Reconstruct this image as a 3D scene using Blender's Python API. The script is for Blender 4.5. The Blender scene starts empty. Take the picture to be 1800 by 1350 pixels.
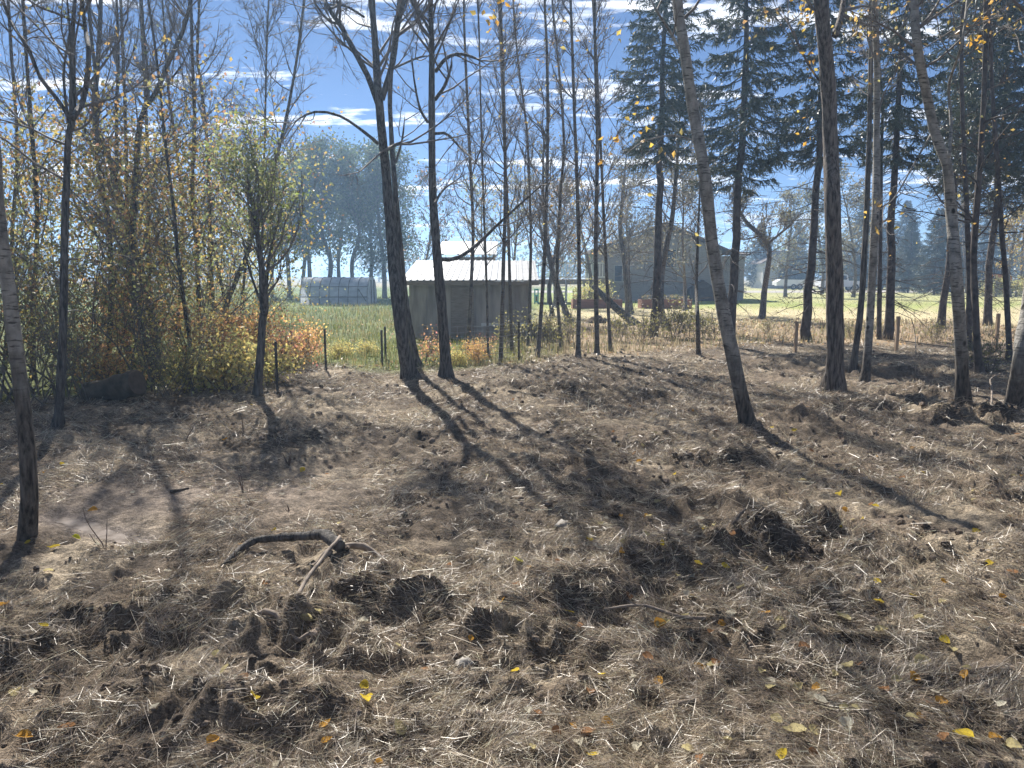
import bpy, math, random
import numpy as np
from math import radians, sin, cos, pi, atan, tan

# ------------------------------------------------------------------ camera
scene = bpy.context.scene
col = scene.collection
FPX = 1360.0; HZ = 485.0; CAMH = 1.6
PITCH = atan((675.0-HZ)/FPX)
cd = bpy.data.cameras.new("camera"); cam = bpy.data.objects.new("camera", cd); col.objects.link(cam)
cam.location = (0, 0, CAMH); cam.rotation_euler = (pi/2-PITCH, 0, 0)
cd.sensor_width = 36; cd.lens = 36*FPX/1800; cd.clip_start = 0.05; cd.clip_end = 12000
scene.camera = cam

cy_ = scene.cycles
cy_.use_adaptive_sampling = True; cy_.adaptive_threshold = 0.02
cy_.max_bounces = 4; cy_.diffuse_bounces = 2; cy_.glossy_bounces = 2; cy_.transmission_bounces = 3; cy_.transparent_max_bounces = 4; cy_.volume_bounces = 0

# ------------------------------------------------------------------ sky, sun, exposure
SUN_EL, SUN_AZ = 40.0, -18.5          # azimuth measured from the view axis (+Y) towards +X
world = bpy.data.worlds.new("World"); scene.world = world; world.use_nodes = True
nt = world.node_tree; nt.nodes.clear()
def WN(t, **k):
    n = nt.nodes.new(t)
    for a, b in k.items(): setattr(n, a, b)
    return n
def wmath(op, a, b=None):
    n = WN('ShaderNodeMath', operation=op)
    for i, v in enumerate((a, b)):
        if v is None: continue
        if isinstance(v, (int, float)): n.inputs[i].default_value = v
        else: nt.links.new(v, n.inputs[i])
    return n.outputs[0]
sky = WN('ShaderNodeTexSky', sky_type='NISHITA', sun_disc=False)
sky.sun_elevation = radians(SUN_EL); sky.sun_rotation = radians(SUN_AZ)
sky.altitude = 900; sky.air_density = 0.55; sky.dust_density = 0.0; sky.ozone_density = 4.0
tc = WN('ShaderNodeTexCoord'); sp = WN('ShaderNodeSeparateXYZ'); nt.links.new(tc.outputs['Generated'], sp.inputs[0])
zc = wmath('ADD', wmath('MAXIMUM', sp.outputs[2], 0.0), 0.10)
px_ = wmath('DIVIDE', sp.outputs[0], zc); py_ = wmath('DIVIDE', sp.outputs[1], zc)
cb = WN('ShaderNodeCombineXYZ'); nt.links.new(px_, cb.inputs[0]); nt.links.new(py_, cb.inputs[1])
mp = WN('ShaderNodeMapping'); mp.inputs['Rotation'].default_value = (0, 0, radians(-17)); mp.inputs['Scale'].default_value = (0.62, 3.0, 1)
mp.inputs['Location'].default_value = (1.3, 0.85, 0)
nt.links.new(cb.outputs[0], mp.inputs[0])
n1 = WN('ShaderNodeTexNoise'); n1.inputs['Scale'].default_value = 1.0; n1.inputs['Detail'].default_value = 3; n1.inputs['Roughness'].default_value = 0.5
nt.links.new(mp.outputs[0], n1.inputs['Vector'])
mp2 = WN('ShaderNodeMapping'); mp2.inputs['Scale'].default_value = (2.2, 4.6, 1); mp2.inputs['Rotation'].default_value = (0, 0, radians(-17)); nt.links.new(cb.outputs[0], mp2.inputs[0])
n2 = WN('ShaderNodeTexNoise'); n2.inputs['Scale'].default_value = 1.6; n2.inputs['Detail'].default_value = 6; n2.inputs['Roughness'].default_value = 0.62
nt.links.new(mp2.outputs[0], n2.inputs['Vector'])
csum = wmath('ADD', wmath('MULTIPLY', n1.outputs['Fac'], 0.62), wmath('MULTIPLY', n2.outputs['Fac'], 0.38))
cr = WN('ShaderNodeValToRGB'); cr.color_ramp.elements[0].position = 0.535; cr.color_ramp.elements[1].position = 0.60
nt.links.new(csum, cr.inputs[0])
cfac = wmath('MULTIPLY', wmath('MULTIPLY', cr.outputs[0], 0.95), wmath('MINIMUM', wmath('MULTIPLY', wmath('MAXIMUM', sp.outputs[2], 0.0), 9.0), 1.0))
mx = WN('ShaderNodeMix', data_type='RGBA'); nt.links.new(cfac, mx.inputs[0]); nt.links.new(sky.outputs[0], mx.inputs[6])
CLOUD = 14.0
mx.inputs[7].default_value = (CLOUD*0.97, CLOUD, CLOUD*1.06, 1)
bg = WN('ShaderNodeBackground'); bg.inputs[1].default_value = 0.05
nt.links.new(mx.outputs[2], bg.inputs[0])
wo = WN('ShaderNodeOutputWorld'); nt.links.new(bg.outputs[0], wo.inputs[0])

sd = bpy.data.lights.new("sun", 'SUN'); sun = bpy.data.objects.new("sun", sd); col.objects.link(sun)
sd.energy = 5.0; sd.angle = radians(0.55); sd.color = (1.0, 0.94, 0.85)
from mathutils import Vector
sdir = Vector((sin(radians(SUN_AZ))*cos(radians(SUN_EL)), cos(radians(SUN_AZ))*cos(radians(SUN_EL)), sin(radians(SUN_EL))))
sun.rotation_euler = sdir.to_track_quat('Z', 'Y').to_euler()
scene.view_settings.view_transform = 'Standard'; scene.view_settings.look = 'None'
scene.view_settings.gamma = 1.0; scene.view_settings.exposure = 1.22
try: scene.view_settings.use_curve_mapping = False
except Exception: pass

# ------------------------------------------------------------------ helpers
rng = np.random.default_rng(7)
def A(*v): return np.array(v, float)
def ray(u, v):
    x = (u-900.0)/FPX; y = (675.0-v)/FPX
    return A(x, cos(PITCH)+sin(PITCH)*y, -sin(PITCH)+cos(PITCH)*y)
def at(u, v, Y):
    r = ray(u, v); return A(0, 0, CAMH)+r*(Y/r[1])
def hsh(ix, iy, seed):
    n = (ix.astype(np.int64)*374761393 + iy.astype(np.int64)*668265263 + seed*974634777) & 0xffffffff
    n = ((n ^ (n >> 13))*1274126177) & 0xffffffff
    n = (n ^ (n >> 16)) & 0xffffff
    return n/float(0xffffff)
def vn(x, y, s, seed):
    x = np.asarray(x, float)/s; y = np.asarray(y, float)/s
    ix = np.floor(x); iy = np.floor(y); fx = x-ix; fy = y-iy
    fx = fx*fx*fx*(fx*(fx*6-15)+10); fy = fy*fy*fy*(fy*(fy*6-15)+10)
    a = hsh(ix, iy, seed); b = hsh(ix+1, iy, seed); c = hsh(ix, iy+1, seed); d = hsh(ix+1, iy+1, seed)
    return (a*(1-fx)+b*fx)*(1-fy)+(c*(1-fx)+d*fx)*fy-0.5
def flat(u, v):
    r = ray(u, v); t = -CAMH/r[2]; return A(r[0]*t, r[1]*t)
def sst(a, b, x):
    t = np.clip((x-a)/(b-a), 0, 1); return t*t*(3-2*t)
# ridges of raked soil and debris piles: (pixel polyline, half width m, height m)
WIND = [([(-60,1190),(120,1120),(300,1085),(500,1075),(640,1055)], .26, .085),
        ([(600,1040),(700,1050),(800,1085),(900,1100)], .25, .10),
        ([(960,1060),(1060,1035),(1130,1015),(1200,1000)], .20, .13),
        ([(450,1130),(560,1110),(600,1140)], .15, .09),
        ([(1230,985),(1330,955),(1420,935)], .24, .15),
        ([(1480,960),(1640,975),(1800,990)], .25, .06),
        ([(1600,700),(1690,735),(1800,745)], .38, .17),
        ([(1250,805),(1320,800)], .2, .10),
        ([(1380,640),(1560,660),(1690,650)], .5, .10),
        ([(1190,880),(1290,885)], .22, .09),
        ([(930,830),(1010,825)], .25, .07),
        ([(1720,860),(1810,850)], .25, .10),
        ([(1330,760),(1480,720),(1600,715)], .4, .08),
        ([(1180,1110),(1300,1130),(1400,1090),(1480,1060)], .18, .05),
        ([(0,1290),(200,1260),(400,1280),(560,1250)], .16, .05),
        ([(880,690),(1000,690),(1120,700)], .5, .09),
        ([(520,780),(560,775)], .2, .07)]
WSEG = []
for pl, w, hh in WIND:
    q = [flat(*p) for p in pl]
    for a, b in zip(q[:-1], q[1:]): WSEG.append((a, b, w, hh))
PUD = [flat(105,905), flat(190,932), flat(262,952)]
def segd(x, y, a, b):
    d = b-a; L = (d@d)+1e-9
    t = np.clip(((x-a[0])*d[0]+(y-a[1])*d[1])/L, 0, 1)
    return np.hypot(x-a[0]-t*d[0], y-a[1]-t*d[1])
def pudd(x, y):
    return np.minimum(segd(x, y, PUD[0], PUD[1]), segd(x, y, PUD[1], PUD[2]))
BARE_C = flat(330, 870)
def bare(x, y):     # smooth trodden soil patches on the left
    return np.exp(-(((x-BARE_C[0])/1.25)**2+((y-BARE_C[1])/.75)**2))
def hf(x, y):
    x = np.asarray(x, float); y = np.asarray(y, float)
    r = np.hypot(x, y)
    nearf = 1-sst(13, 22, r)
    cl = np.zeros_like(x)
    for a, b, w, hh in WSEG:
        m = (np.abs(x-(a[0]+b[0])/2) < 2+abs(a[0]-b[0])) & (np.abs(y-(a[1]+b[1])/2) < 2+abs(a[1]-b[1]))
        if not m.any(): continue
        d = segd(x[m], y[m], a, b) if x.ndim else segd(x, y, a, b)
        e = hh*np.exp(-(d/w)**2)
        if x.ndim: cl[m] = np.maximum(cl[m], e)
        else: cl = max(float(cl), float(e))
    lump = 1.15-0.85*bare(x, y)
    n_a = vn(x, y, 1.3, 1)*.09
    b1 = np.abs(vn(x+.3*vn(x, y, .5, 9), y, .34, 2)); n_b = (0.25-b1)*.16
    b2 = np.abs(vn(x, y, .13, 3)); n_c = (0.22-b2)*.19
    n_d = vn(x, y, .05, 4)*.036
    ex = np.clip(cl/.1, 0, 1.4)
    z = .9*n_a + .9*lump*(n_b*(.55+.7*ex)+n_c*(.6+.8*ex)+n_d*(.7+.6*ex)) + .68*cl*(.75+1.3*np.abs(vn(x, y, .22, 6)))
    z = z*nearf + (1-nearf)*vn(x, y, 2.5, 5)*.08
    z = z*(1-sst(60, 90, r))
    pd = pudd(x, y); pk = np.exp(-(pd/.11)**2)
    return z*(1-pk)+pk*(-.035)
def gp(u, v, dz=0.0):
    q = flat(u, v); return A(q[0], q[1], float(hf(q[0:1], q[1:2])[0])+dz)

OFF = {}
def tag(o, label=None, cat=None, group=None, kind=None):
    if label: o['label'] = label
    if cat: o['category'] = cat
    if group: o['group'] = group
    if kind: o['kind'] = kind
    return o
def empty(name, loc, label, cat, group=None, rz=0):
    o = bpy.data.objects.new(name, None); col.objects.link(o)
    o.location = tuple(float(c) for c in loc); o.rotation_euler = (0, 0, rz); o.empty_display_size = .1
    return tag(o, label, cat, group)
def mesh_np(name, V, Fs, mats, fm=None, smooth=True, tint=None):
    """V (n,3); Fs list of int arrays (m,k); one mesh"""
    me = bpy.data.meshes.new(name)
    V = np.ascontiguousarray(V, np.float32)
    me.vertices.add(len(V)); me.vertices.foreach_set('co', V.ravel())
    Fs = [np.asarray(f, np.int32) for f in Fs if len(f)]
    tot = np.concatenate([np.full(len(f), f.shape[1], np.int32) for f in Fs])
    li = np.concatenate([f.ravel() for f in Fs])
    st = np.concatenate([[0], np.cumsum(tot)[:-1]]).astype(np.int32)
    me.loops.add(len(li)); me.loops.foreach_set('vertex_index', li)
    me.polygons.add(len(tot)); me.polygons.foreach_set('loop_start', st); me.polygons.foreach_set('loop_total', tot)
    if fm is not None: me.polygons.foreach_set('material_index', np.asarray(fm, np.int32))
    me.update(calc_edges=True)
    me.polygons.foreach_set('use_smooth', np.full(len(tot), bool(smooth)))
    for m in (mats if isinstance(mats, (list, tuple)) else [mats]): me.materials.append(m)
    if tint is not None:
        at_ = me.color_attributes.new('tint', 'FLOAT_COLOR', 'POINT')
        c = np.ones((len(V), 4), np.float32); c[:, :3] = tint; at_.data.foreach_set('color', c.ravel())
    return me
def link(name, me, parent=None, loc=(0, 0, 0)):
    o = bpy.data.objects.new(name, me); col.objects.link(o)
    if parent is not None: o.parent = parent
    else: o.location = tuple(float(c) for c in loc)
    return o
class MB:
    """collects boxes, tubes and twigs in world space, built relative to the thing's base"""
    def __init__(s, rot=0, piv=(0, 0, 0)): s.V = []; s.Q = []; s.T = []; s.n = 0; s.C = []; s.rot = rot; s.piv = np.array(piv, float)
    def add(s, V, Q=None, T=None, tint=None):
        V = np.asarray(V, float)
        s.V.append(V)
        if Q is not None and len(Q): s.Q.append(np.asarray(Q)+s.n)
        if T is not None and len(T): s.T.append(np.asarray(T)+s.n)
        if tint is not None: s.C.append(np.broadcast_to(tint, (len(V), 3)))
        s.n += len(V); return s
    def box(s, x0, x1, y0, y1, z0, z1):
        V = [(x, y, z) for z in (z0, z1) for y in (y0, y1) for x in (x0, x1)]
        return s.add(V, [(0,2,3,1),(4,5,7,6),(0,1,5,4),(2,6,7,3),(0,4,6,2),(1,3,7,5)])
    def prism(s, poly, y0, y1):      # polygon in XZ extruded in Y
        n = len(poly)
        V = [(p[0], y0, p[1]) for p in poly]+[(p[0], y1, p[1]) for p in poly]
        s.add(V, [(i, (i+1) % n, n+(i+1) % n, n+i) for i in range(n)])
        T = [(0, i+1, i) for i in range(1, n-1)]+[(n, n+i, n+i+1) for i in range(1, n-1)]
        s.T.append(np.asarray(T)+s.n-2*n); return s
    def tube(s, P, R, sides=6, cap=True, tint=None):
        P = np.asarray(P, float); R = np.broadcast_to(np.asarray(R, float), (len(P),))
        k = len(P); T = np.gradient(P, axis=0); T /= np.linalg.norm(T, axis=1)[:, None]+1e-12
        m = T.mean(0); ref = A(0, 0, 1) if abs(m[2]) < .8*np.linalg.norm(m) else A(1, 0, 0)
        a = np.cross(T, ref); a /= np.linalg.norm(a, axis=1)[:, None]+1e-12; b = np.cross(T, a)
        th = np.arange(sides)*2*pi/sides
        V = P[:, None, :]+R[:, None, None]*(np.cos(th)[None, :, None]*a[:, None, :]+np.sin(th)[None, :, None]*b[:, None, :])
        V = V.reshape(-1, 3)
        i = np.arange(k-1)[:, None]*sides; j = np.arange(sides)[None, :]; j2 = (j+1) % sides
        Q = np.stack([i+j, i+sides+j, i+sides+j2, i+j2], -1).reshape(-1, 4)
        Tr = None
        if cap:
            V = np.vstack([V, P[0], P[-1]]); n0 = k*sides
            jj = np.arange(sides); jk = (jj+1) % sides
            Tr = np.vstack([np.stack([np.full(sides, n0), jj, jk], -1), np.stack([np.full(sides, n0+1), (k-1)*sides+jk, (k-1)*sides+jj], -1)])
        return s.add(V, Q, Tr, tint)
    def twigs(s, S, D, L, R, bend=.25, rg=None):
        """batch of thin three-sided tapering twigs"""
        n = len(S)
        if n == 0: return s
        D = D/(np.linalg.norm(D, axis=1)[:, None]+1e-9)
        w = rg.normal(0, 1, (n, 3))*bend
        M = S+D*(L*.5)[:, None]+w*(L*.25)[:, None]; E = M+(D+w*.8+A(0, 0, .1))*(L*.5)[:, None]
        a = np.cross(D, A(.3, .5, .81)); a /= np.linalg.norm(a, axis=1)[:, None]+1e-9; b = np.cross(D, a)
        V = np.empty((n, 7, 3))
        for j in range(3):
            o = cos(j*2.0944)*a+sin(j*2.0944)*b
            V[:, j] = S+o*R[:, None]; V[:, 3+j] = M+o*(R*.7)[:, None]
        V[:, 6] = E
        base = (np.arange(n)*7)[:, None, None]
        Q = (np.array([(0,1,4,3),(1,2,5,4),(2,0,3,5)])[None]+base).reshape(-1, 4)
        T = (np.array([(3,4,6),(4,5,6),(5,3,6)])[None]+base).reshape(-1, 3)
        s.add(V.reshape(-1, 3), Q, T); return E
    def leaves(s, C, size, pal, rg, flatness=0.0, asp=.62, jit=.18):
        """batch of folded four-point leaves coloured from a palette"""
        n = len(C)
        if n == 0: return s
        size = np.broadcast_to(size, (n,))*rg.uniform(.65, 1.25, n)
        d = rg.normal(0, 1, (n, 3)); d[:, 2] = d[:, 2]*(1-flatness)-.25; d /= np.linalg.norm(d, axis=1)[:, None]
        q = rg.normal(0, 1, (n, 3)); e = np.cross(d, q); e /= np.linalg.norm(e, axis=1)[:, None]+1e-9
        nn = np.cross(d, e)
        V = np.empty((n, 4, 3)); h = size[:, None]
        V[:, 0] = C-d*h*.5; V[:, 2] = C+d*h*.5
        V[:, 1] = C+e*h*asp*.5+nn*h*.12-d*h*.08; V[:, 3] = C-e*h*asp*.5+nn*h*.12-d*h*.08
        b = (np.arange(n)*4)[:, None]
        T = np.concatenate([b+np.array([0,1,2]), b+np.array([0,2,3])])
        pal = np.asarray(pal, float); c = pal[rg.integers(0, len(pal), n)]*rg.uniform(1-jit*2, 1+jit, (n, 1))
        s.add(V.reshape(-1, 3), None, T, np.repeat(c, 4, 0)); return s
    def data(s, name, mat, off=(0, 0, 0), smooth=True):
        V = np.concatenate(s.V)
        if s.rot:
            c, n_ = cos(s.rot), sin(s.rot); X = V-s.piv
            V = np.stack([X[:, 0]*c-X[:, 1]*n_, X[:, 0]*n_+X[:, 1]*c, X[:, 2]], 1)+s.piv
        Fs = []
        if s.Q: Fs.append(np.concatenate(s.Q))
        if s.T: Fs.append(np.concatenate(s.T))
        return mesh_np(name, V-np.asarray(off, float), Fs, mat, smooth=smooth, tint=np.concatenate(s.C) if s.C else None)
    def build(s, name, mat, parent=None, smooth=False, off=None):
        if not s.V: return None
        o = parent
        if off is None:
            off = A(0, 0, 0)
            while o is not None: off = off+np.array(o.location); o = o.parent
        return link(name, s.data(name, mat, off, smooth), parent)

# ------------------------------------------------------------------ materials
def material(name):
    m = bpy.data.materials.new(name); m.use_nodes = True; t = m.node_tree; t.nodes.clear()
    out = t.nodes.new('ShaderNodeOutputMaterial'); return m, t, out
def noise_col(t, c0, c1, scale, stretch=(1, 1, 1), detail=5, lo=.35, hi=.65, rough=.6):
    tcn = t.nodes.new('ShaderNodeTexCoord'); mpn = t.nodes.new('ShaderNodeMapping'); mpn.inputs['Scale'].default_value = stretch
    t.links.new(tcn.outputs['Object'], mpn.inputs[0])
    nz = t.nodes.new('ShaderNodeTexNoise'); nz.inputs['Scale'].default_value = scale; nz.inputs['Detail'].default_value = detail; nz.inputs['Roughness'].default_value = rough
    t.links.new(mpn.outputs[0], nz.inputs['Vector'])
    r = t.nodes.new('ShaderNodeValToRGB'); e = r.color_ramp.elements
    e[0].position = lo; e[1].position = hi; e[0].color = (*c0, 1); e[1].color = (*c1, 1)
    t.links.new(nz.outputs['Fac'], r.inputs[0]); return r.outputs[0], nz.outputs['Fac']
def bump(t, src, strength, dist, prev=None):
    b = t.nodes.new('ShaderNodeBump'); b.inputs['Strength'].default_value = strength; b.inputs['Distance'].default_value = dist
    t.links.new(src, b.inputs['Height'])
    if prev is not None: t.links.new(prev, b.inputs['Normal'])
    return b.outputs[0]
def pbsdf(t, out, colsock=None, col_=(.5, .5, .5), rough=.8, metal=0, spec=.3, normal=None):
    p = t.nodes.new('ShaderNodeBsdfPrincipled'); p.inputs['Roughness'].default_value = rough; p.inputs['Metallic'].default_value = metal
    p.inputs['Specular IOR Level'].default_value = spec
    if colsock is not None: t.links.new(colsock, p.inputs['Base Color'])
    else: p.inputs['Base Color'].default_value = (*col_, 1)
    if normal is not None: t.links.new(normal, p.inputs['Normal'])
    t.links.new(p.outputs[0], out.inputs[0]); return p
def simple(name, c0, c1=None, scale=6, stretch=(1, 1, 1), rough=.8, metal=0, spec=.3, bmp=0, bd=.01):
    m, t, out = material(name); c1 = c1 or tuple(x*.75 for x in c0)
    cs, f = noise_col(t, c1, c0, scale, stretch)
    pbsdf(t, out, cs, rough=rough, metal=metal, spec=spec, normal=bump(t, f, bmp, bd) if bmp else None); return m
def bark(name, c_dark, c_light, furrow=True, scar=False, base_dark=None):
    m, t, out = material(name)
    if furrow: cs, f = noise_col(t, c_dark, c_light, 8, (4.2, 4.2, .55), 7, .40, .60, .70)
    else: cs, f = noise_col(t, c_dark, c_light, 5, (2.2, 2.2, 1.4), 6, .30, .60)
    nrm = bump(t, f, 1.0 if furrow else .35, .05 if furrow else .008)
    if scar:
        s2, f2 = noise_col(t, (0, 0, 0), (1, 1, 1), 4.2, (2.0, 2.0, 13), 4, .36, .45)
        mxn = t.nodes.new('ShaderNodeMix'); mxn.data_type = 'RGBA'; t.links.new(s2, mxn.inputs[0])
        mxn.inputs[6].default_value = (*[c*.24 for c in c_light], 1); t.links.new(cs, mxn.inputs[7]); cs = mxn.outputs[2]
        tcn = t.nodes.new('ShaderNodeTexCoord'); mpn = t.nodes.new('ShaderNodeMapping'); mpn.inputs['Scale'].default_value = (4, 4, 2.6)
        t.links.new(tcn.outputs['Object'], mpn.inputs[0])
        vo = t.nodes.new('ShaderNodeTexVoronoi'); vo.inputs['Scale'].default_value = 1.6; t.links.new(mpn.outputs[0], vo.inputs['Vector'])
        rr = t.nodes.new('ShaderNodeValToRGB'); rr.color_ramp.elements[0].position = .10; rr.color_ramp.elements[1].position = .2
        t.links.new(vo.outputs['Distance'], rr.inputs[0])
        mx3 = t.nodes.new('ShaderNodeMix'); mx3.data_type = 'RGBA'; t.links.new(rr.outputs[0], mx3.inputs[0])
        mx3.inputs[6].default_value = (.028, .025, .022, 1); t.links.new(cs, mx3.inputs[7]); cs = mx3.outputs[2]
    if base_dark:       # rough dark old bark at the foot of an aspen
        tcn = t.nodes.new('ShaderNodeTexCoord'); spn = t.nodes.new('ShaderNodeSeparateXYZ'); t.links.new(tcn.outputs['Object'], spn.inputs[0])
        nz = t.nodes.new('ShaderNodeTexNoise'); nz.inputs['Scale'].default_value = 9
        t.links.new(tcn.outputs['Object'], nz.inputs['Vector'])
        ad = t.nodes.new('ShaderNodeMath'); ad.operation = 'MULTIPLY_ADD'; ad.inputs[1].default_value = .9; t.links.new(nz.outputs['Fac'], ad.inputs[0]); t.links.new(spn.outputs[2], ad.inputs[2])
        mr = t.nodes.new('ShaderNodeMapRange'); mr.inputs['From Min'].default_value = base_dark; mr.inputs['From Max'].default_value = base_dark+.6
        t.links.new(ad.outputs[0], mr.inputs[0])
        c2, f2 = noise_col(t, (.025, .021, .018), (.14, .12, .10), 8, (5, 5, .9), 6, .36, .62)
        mx4 = t.nodes.new('ShaderNodeMix'); mx4.data_type = 'RGBA'; t.links.new(mr.outputs[0], mx4.inputs[0])
        t.links.new(c2, mx4.inputs[6]); t.links.new(cs, mx4.inputs[7]); cs = mx4.outputs[2]
        nrm = bump(t, f2, .7, .02, nrm)
    pbsdf(t, out, cs, rough=.85, spec=.25, normal=nrm); return m
def leafmat(name, trans=.5, gloss=.12, noisy=0):
    m, t, out = material(name)
    a = t.nodes.new('ShaderNodeAttribute'); a.attribute_name = 'tint'; cs = a.outputs['Color']
    d = t.nodes.new('ShaderNodeBsdfDiffuse'); tr = t.nodes.new('ShaderNodeBsdfTranslucent'); g = t.nodes.new('ShaderNodeBsdfGlossy'); g.inputs['Roughness'].default_value = .45
    t.links.new(cs, d.inputs[0]); t.links.new(cs, tr.inputs[0])
    m1 = t.nodes.new('ShaderNodeMixShader'); m1.inputs[0].default_value = trans; t.links.new(d.outputs[0], m1.inputs[1]); t.links.new(tr.outputs[0], m1.inputs[2])
    m2 = t.nodes.new('ShaderNodeMixShader'); m2.inputs[0].default_value = gloss; t.links.new(m1.outputs[0], m2.inputs[1]); t.links.new(g.outputs[0], m2.inputs[2])
    t.links.new(m2.outputs[0], out.inputs[0]); return m
M = {}
M['bark_dark'] = bark('bark_dark', (.045, .042, .04), (.20, .185, .17))
M['bark_brown'] = bark('bark_brown', (.05, .042, .036), (.25, .215, .19))
M['bark_twig'] = simple('bark_twig', (.21, .185, .165), (.11, .098, .088), 12, rough=.75)
M['bark_grey'] = bark('bark_grey', (.06, .055, .05), (.19, .175, .16), furrow=False, scar=True)
M['bark_aspen'] = bark('bark_aspen', (.11, .105, .095), (.33, .315, .285), furrow=False, scar=True, base_dark=1.25)
M['bark_aspen_tall'] = bark('bark_aspen_tall', (.11, .105, .095), (.33, .315, .285), furrow=False, scar=True, base_dark=.75)
M['bark_spruce'] = bark('bark_spruce', (.03, .025, .022), (.13, .11, .098), furrow=False)
M['leaf'] = leafmat('leaf', .62, .06)
M['needle'] = leafmat('needle', .15, .08)
M['straw'] = leafmat('straw', .3, .10)
M['grass'] = leafmat('grass', .45, .08)
# ------------------------------------------------------------------ ground
def soilmat():
    m, t, out = material('soil')
    a = t.nodes.new('ShaderNodeAttribute'); a.attribute_name = 'tint'
    tcn = t.nodes.new('ShaderNodeTexCoord')
    def nz(s, d=6, r=.65, st=(1, 1, 1)):
        mpn = t.nodes.new('ShaderNodeMapping'); mpn.inputs['Scale'].default_value = st; t.links.new(tcn.outputs['Object'], mpn.inputs[0])
        n = t.nodes.new('ShaderNodeTexNoise'); n.inputs['Scale'].default_value = s; n.inputs['Detail'].default_value = d; n.inputs['Roughness'].default_value = r
        t.links.new(mpn.outputs[0], n.inputs['Vector']); return n.outputs['Fac']
    f1 = nz(14); f4 = nz(190, 3, .7); f2 = nz(60, 4); f3 = nz(26, 4, .6, (1, 3.2, 1))
    def rng_(f, a0, b0, lo, hi):
        r = t.nodes.new('ShaderNodeMapRange'); r.inputs['From Min'].default_value = a0; r.inputs['From Max'].default_value = b0
        r.inputs['To Min'].default_value = lo; r.inputs['To Max'].default_value = hi; t.links.new(f, r.inputs[0]); return r.outputs[0]
    def mul(a_, b_):
        r = t.nodes.new('ShaderNodeMath'); r.operation = 'MULTIPLY'; t.links.new(a_, r.inputs[0]); t.links.new(b_, r.inputs[1]); return r.outputs[0]
    k = mul(mul(rng_(f1, .3, .7, .55, 1.45), rng_(f2, .3, .7, .6, 1.4)), mul(rng_(f3, .35, .65, .7, 1.35), rng_(f4, .32, .68, .45, 1.6)))
    v = t.nodes.new('ShaderNodeVectorMath'); v.operation = 'SCALE'; t.links.new(a.outputs['Color'], v.inputs[0]); t.links.new(k, v.inputs['Scale'])
    n = bump(t, f4, .7, .006); n = bump(t, f2, .8, .014, n); n = bump(t, f1, .5, .03, n)
    pbsdf(t, out, v.outputs[0], rough=.95, spec=.12, normal=n); return m
M['soil'] = soilmat()
FB_PX = [(-900,690),(0,705),(200,700),(420,665),(560,645),(700,652),(900,640),(1060,626),(1250,612),(1400,603),(1560,605),(1700,600),(2600,600)]
FB = np.array([flat(*p) for p in FB_PX]); FBA = np.arctan2(FB[:, 0], FB[:, 1]); FBR = np.hypot(FB[:, 0], FB[:, 1])
def clear_edge(x, y): return np.interp(np.arctan2(x, y), FBA, FBR)
def zone(x, y):
    r = np.hypot(x, y); e = clear_edge(x, y)+vn(x, y, 1.1, 31)*1.6
    nz = vn(x, y, .8, 21)+.6*vn(x, y, .25, 22)
    soil = np.array([.118, .094, .071])*(1+.7*nz[:, None])
    straw = np.array([.34, .285, .21]); k = sst(.02, .28, vn(x, y, .6, 23)+.5*vn(x, y, .15, 24))[:, None]
    c = soil*(1-k*.55)+straw*k*.55
    b = bare(x, y)[:, None]; c = c*(1-b)+np.array([.21, .172, .14])*b*(1+.25*nz[:, None])
    # beyond the raked edge: litter on the right, weedy grass on the left
    litter = np.array([.26, .20, .135])*(1+.5*nz[:, None]); dry = np.array([.44, .38, .23])*(1+.22*nz[:, None])
    green = np.array([.115, .155, .045])*(1+.3*nz[:, None]); lawn = np.array([.25, .29, .085])*(1+.18*nz[:, None])
    weed = np.array([.12, .14, .05])*(1+.5*nz[:, None])
    kk = sst(24, 30, y+nz*5)[:, None]; right = litter*(1-kk)+dry*kk
    kk = sst(35, 43, y+nz*6)[:, None]; right = right*(1-kk)+lawn*kk
    kk = (sst(13, 19, x+nz*3)*sst(40, 50, y))[:, None]; right = right*(1-kk*.45)+dry*kk*.45
    left = weed*(1-sst(26, 40, y)[:, None])+green*sst(26, 40, y)[:, None]
    s = sst(-1.2, 1.6, x-(y-14)*.05+nz)[:, None]; out = left*(1-s)+right*s
    far = np.array([.26, .22, .12])*(1+.2*nz[:, None]); s = sst(95, 130, y)[:, None]; out = out*(1-s)+far*s
    s = sst(-.5, .7, r-e)[:, None]
    c = c*(1-s)+out*s
    p = np.exp(-(pudd(x, y)/.13)**2)[:, None]; c = c*(1-p)+np.array([.17, .145, .13])*p
    return np.clip(c, .012, .9)
def make_ground():
    th = np.concatenate([np.linspace(-180, -46, 26)[:-1], np.linspace(-46, 46, 440), np.linspace(46, 180, 26)[1:]])*pi/180
    rr = np.concatenate([[.02, .4, .9], np.geomspace(1.4, 24, 410), np.geomspace(24, 5000, 60)[1:]])
    R, T = np.meshgrid(rr, th, indexing='ij'); x = (R*np.sin(T)).ravel(); y = (R*np.cos(T)).ravel()
    z = hf(x, y); nr, nt_ = R.shape
    i = np.arange(nr-1)[:, None]*nt_; j = np.arange(nt_-1)[None, :]
    Q = np.stack([i+j, i+j+1, i+nt_+j+1, i+nt_+j], -1).reshape(-1, 4)[:, ::-1]
    me = mesh_np('ground', np.stack([x, y, z], 1), [Q], M['soil'], smooth=True, tint=zone(x, y))
    return tag(link('ground', me), kind='structure')
ground = make_ground()

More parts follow.
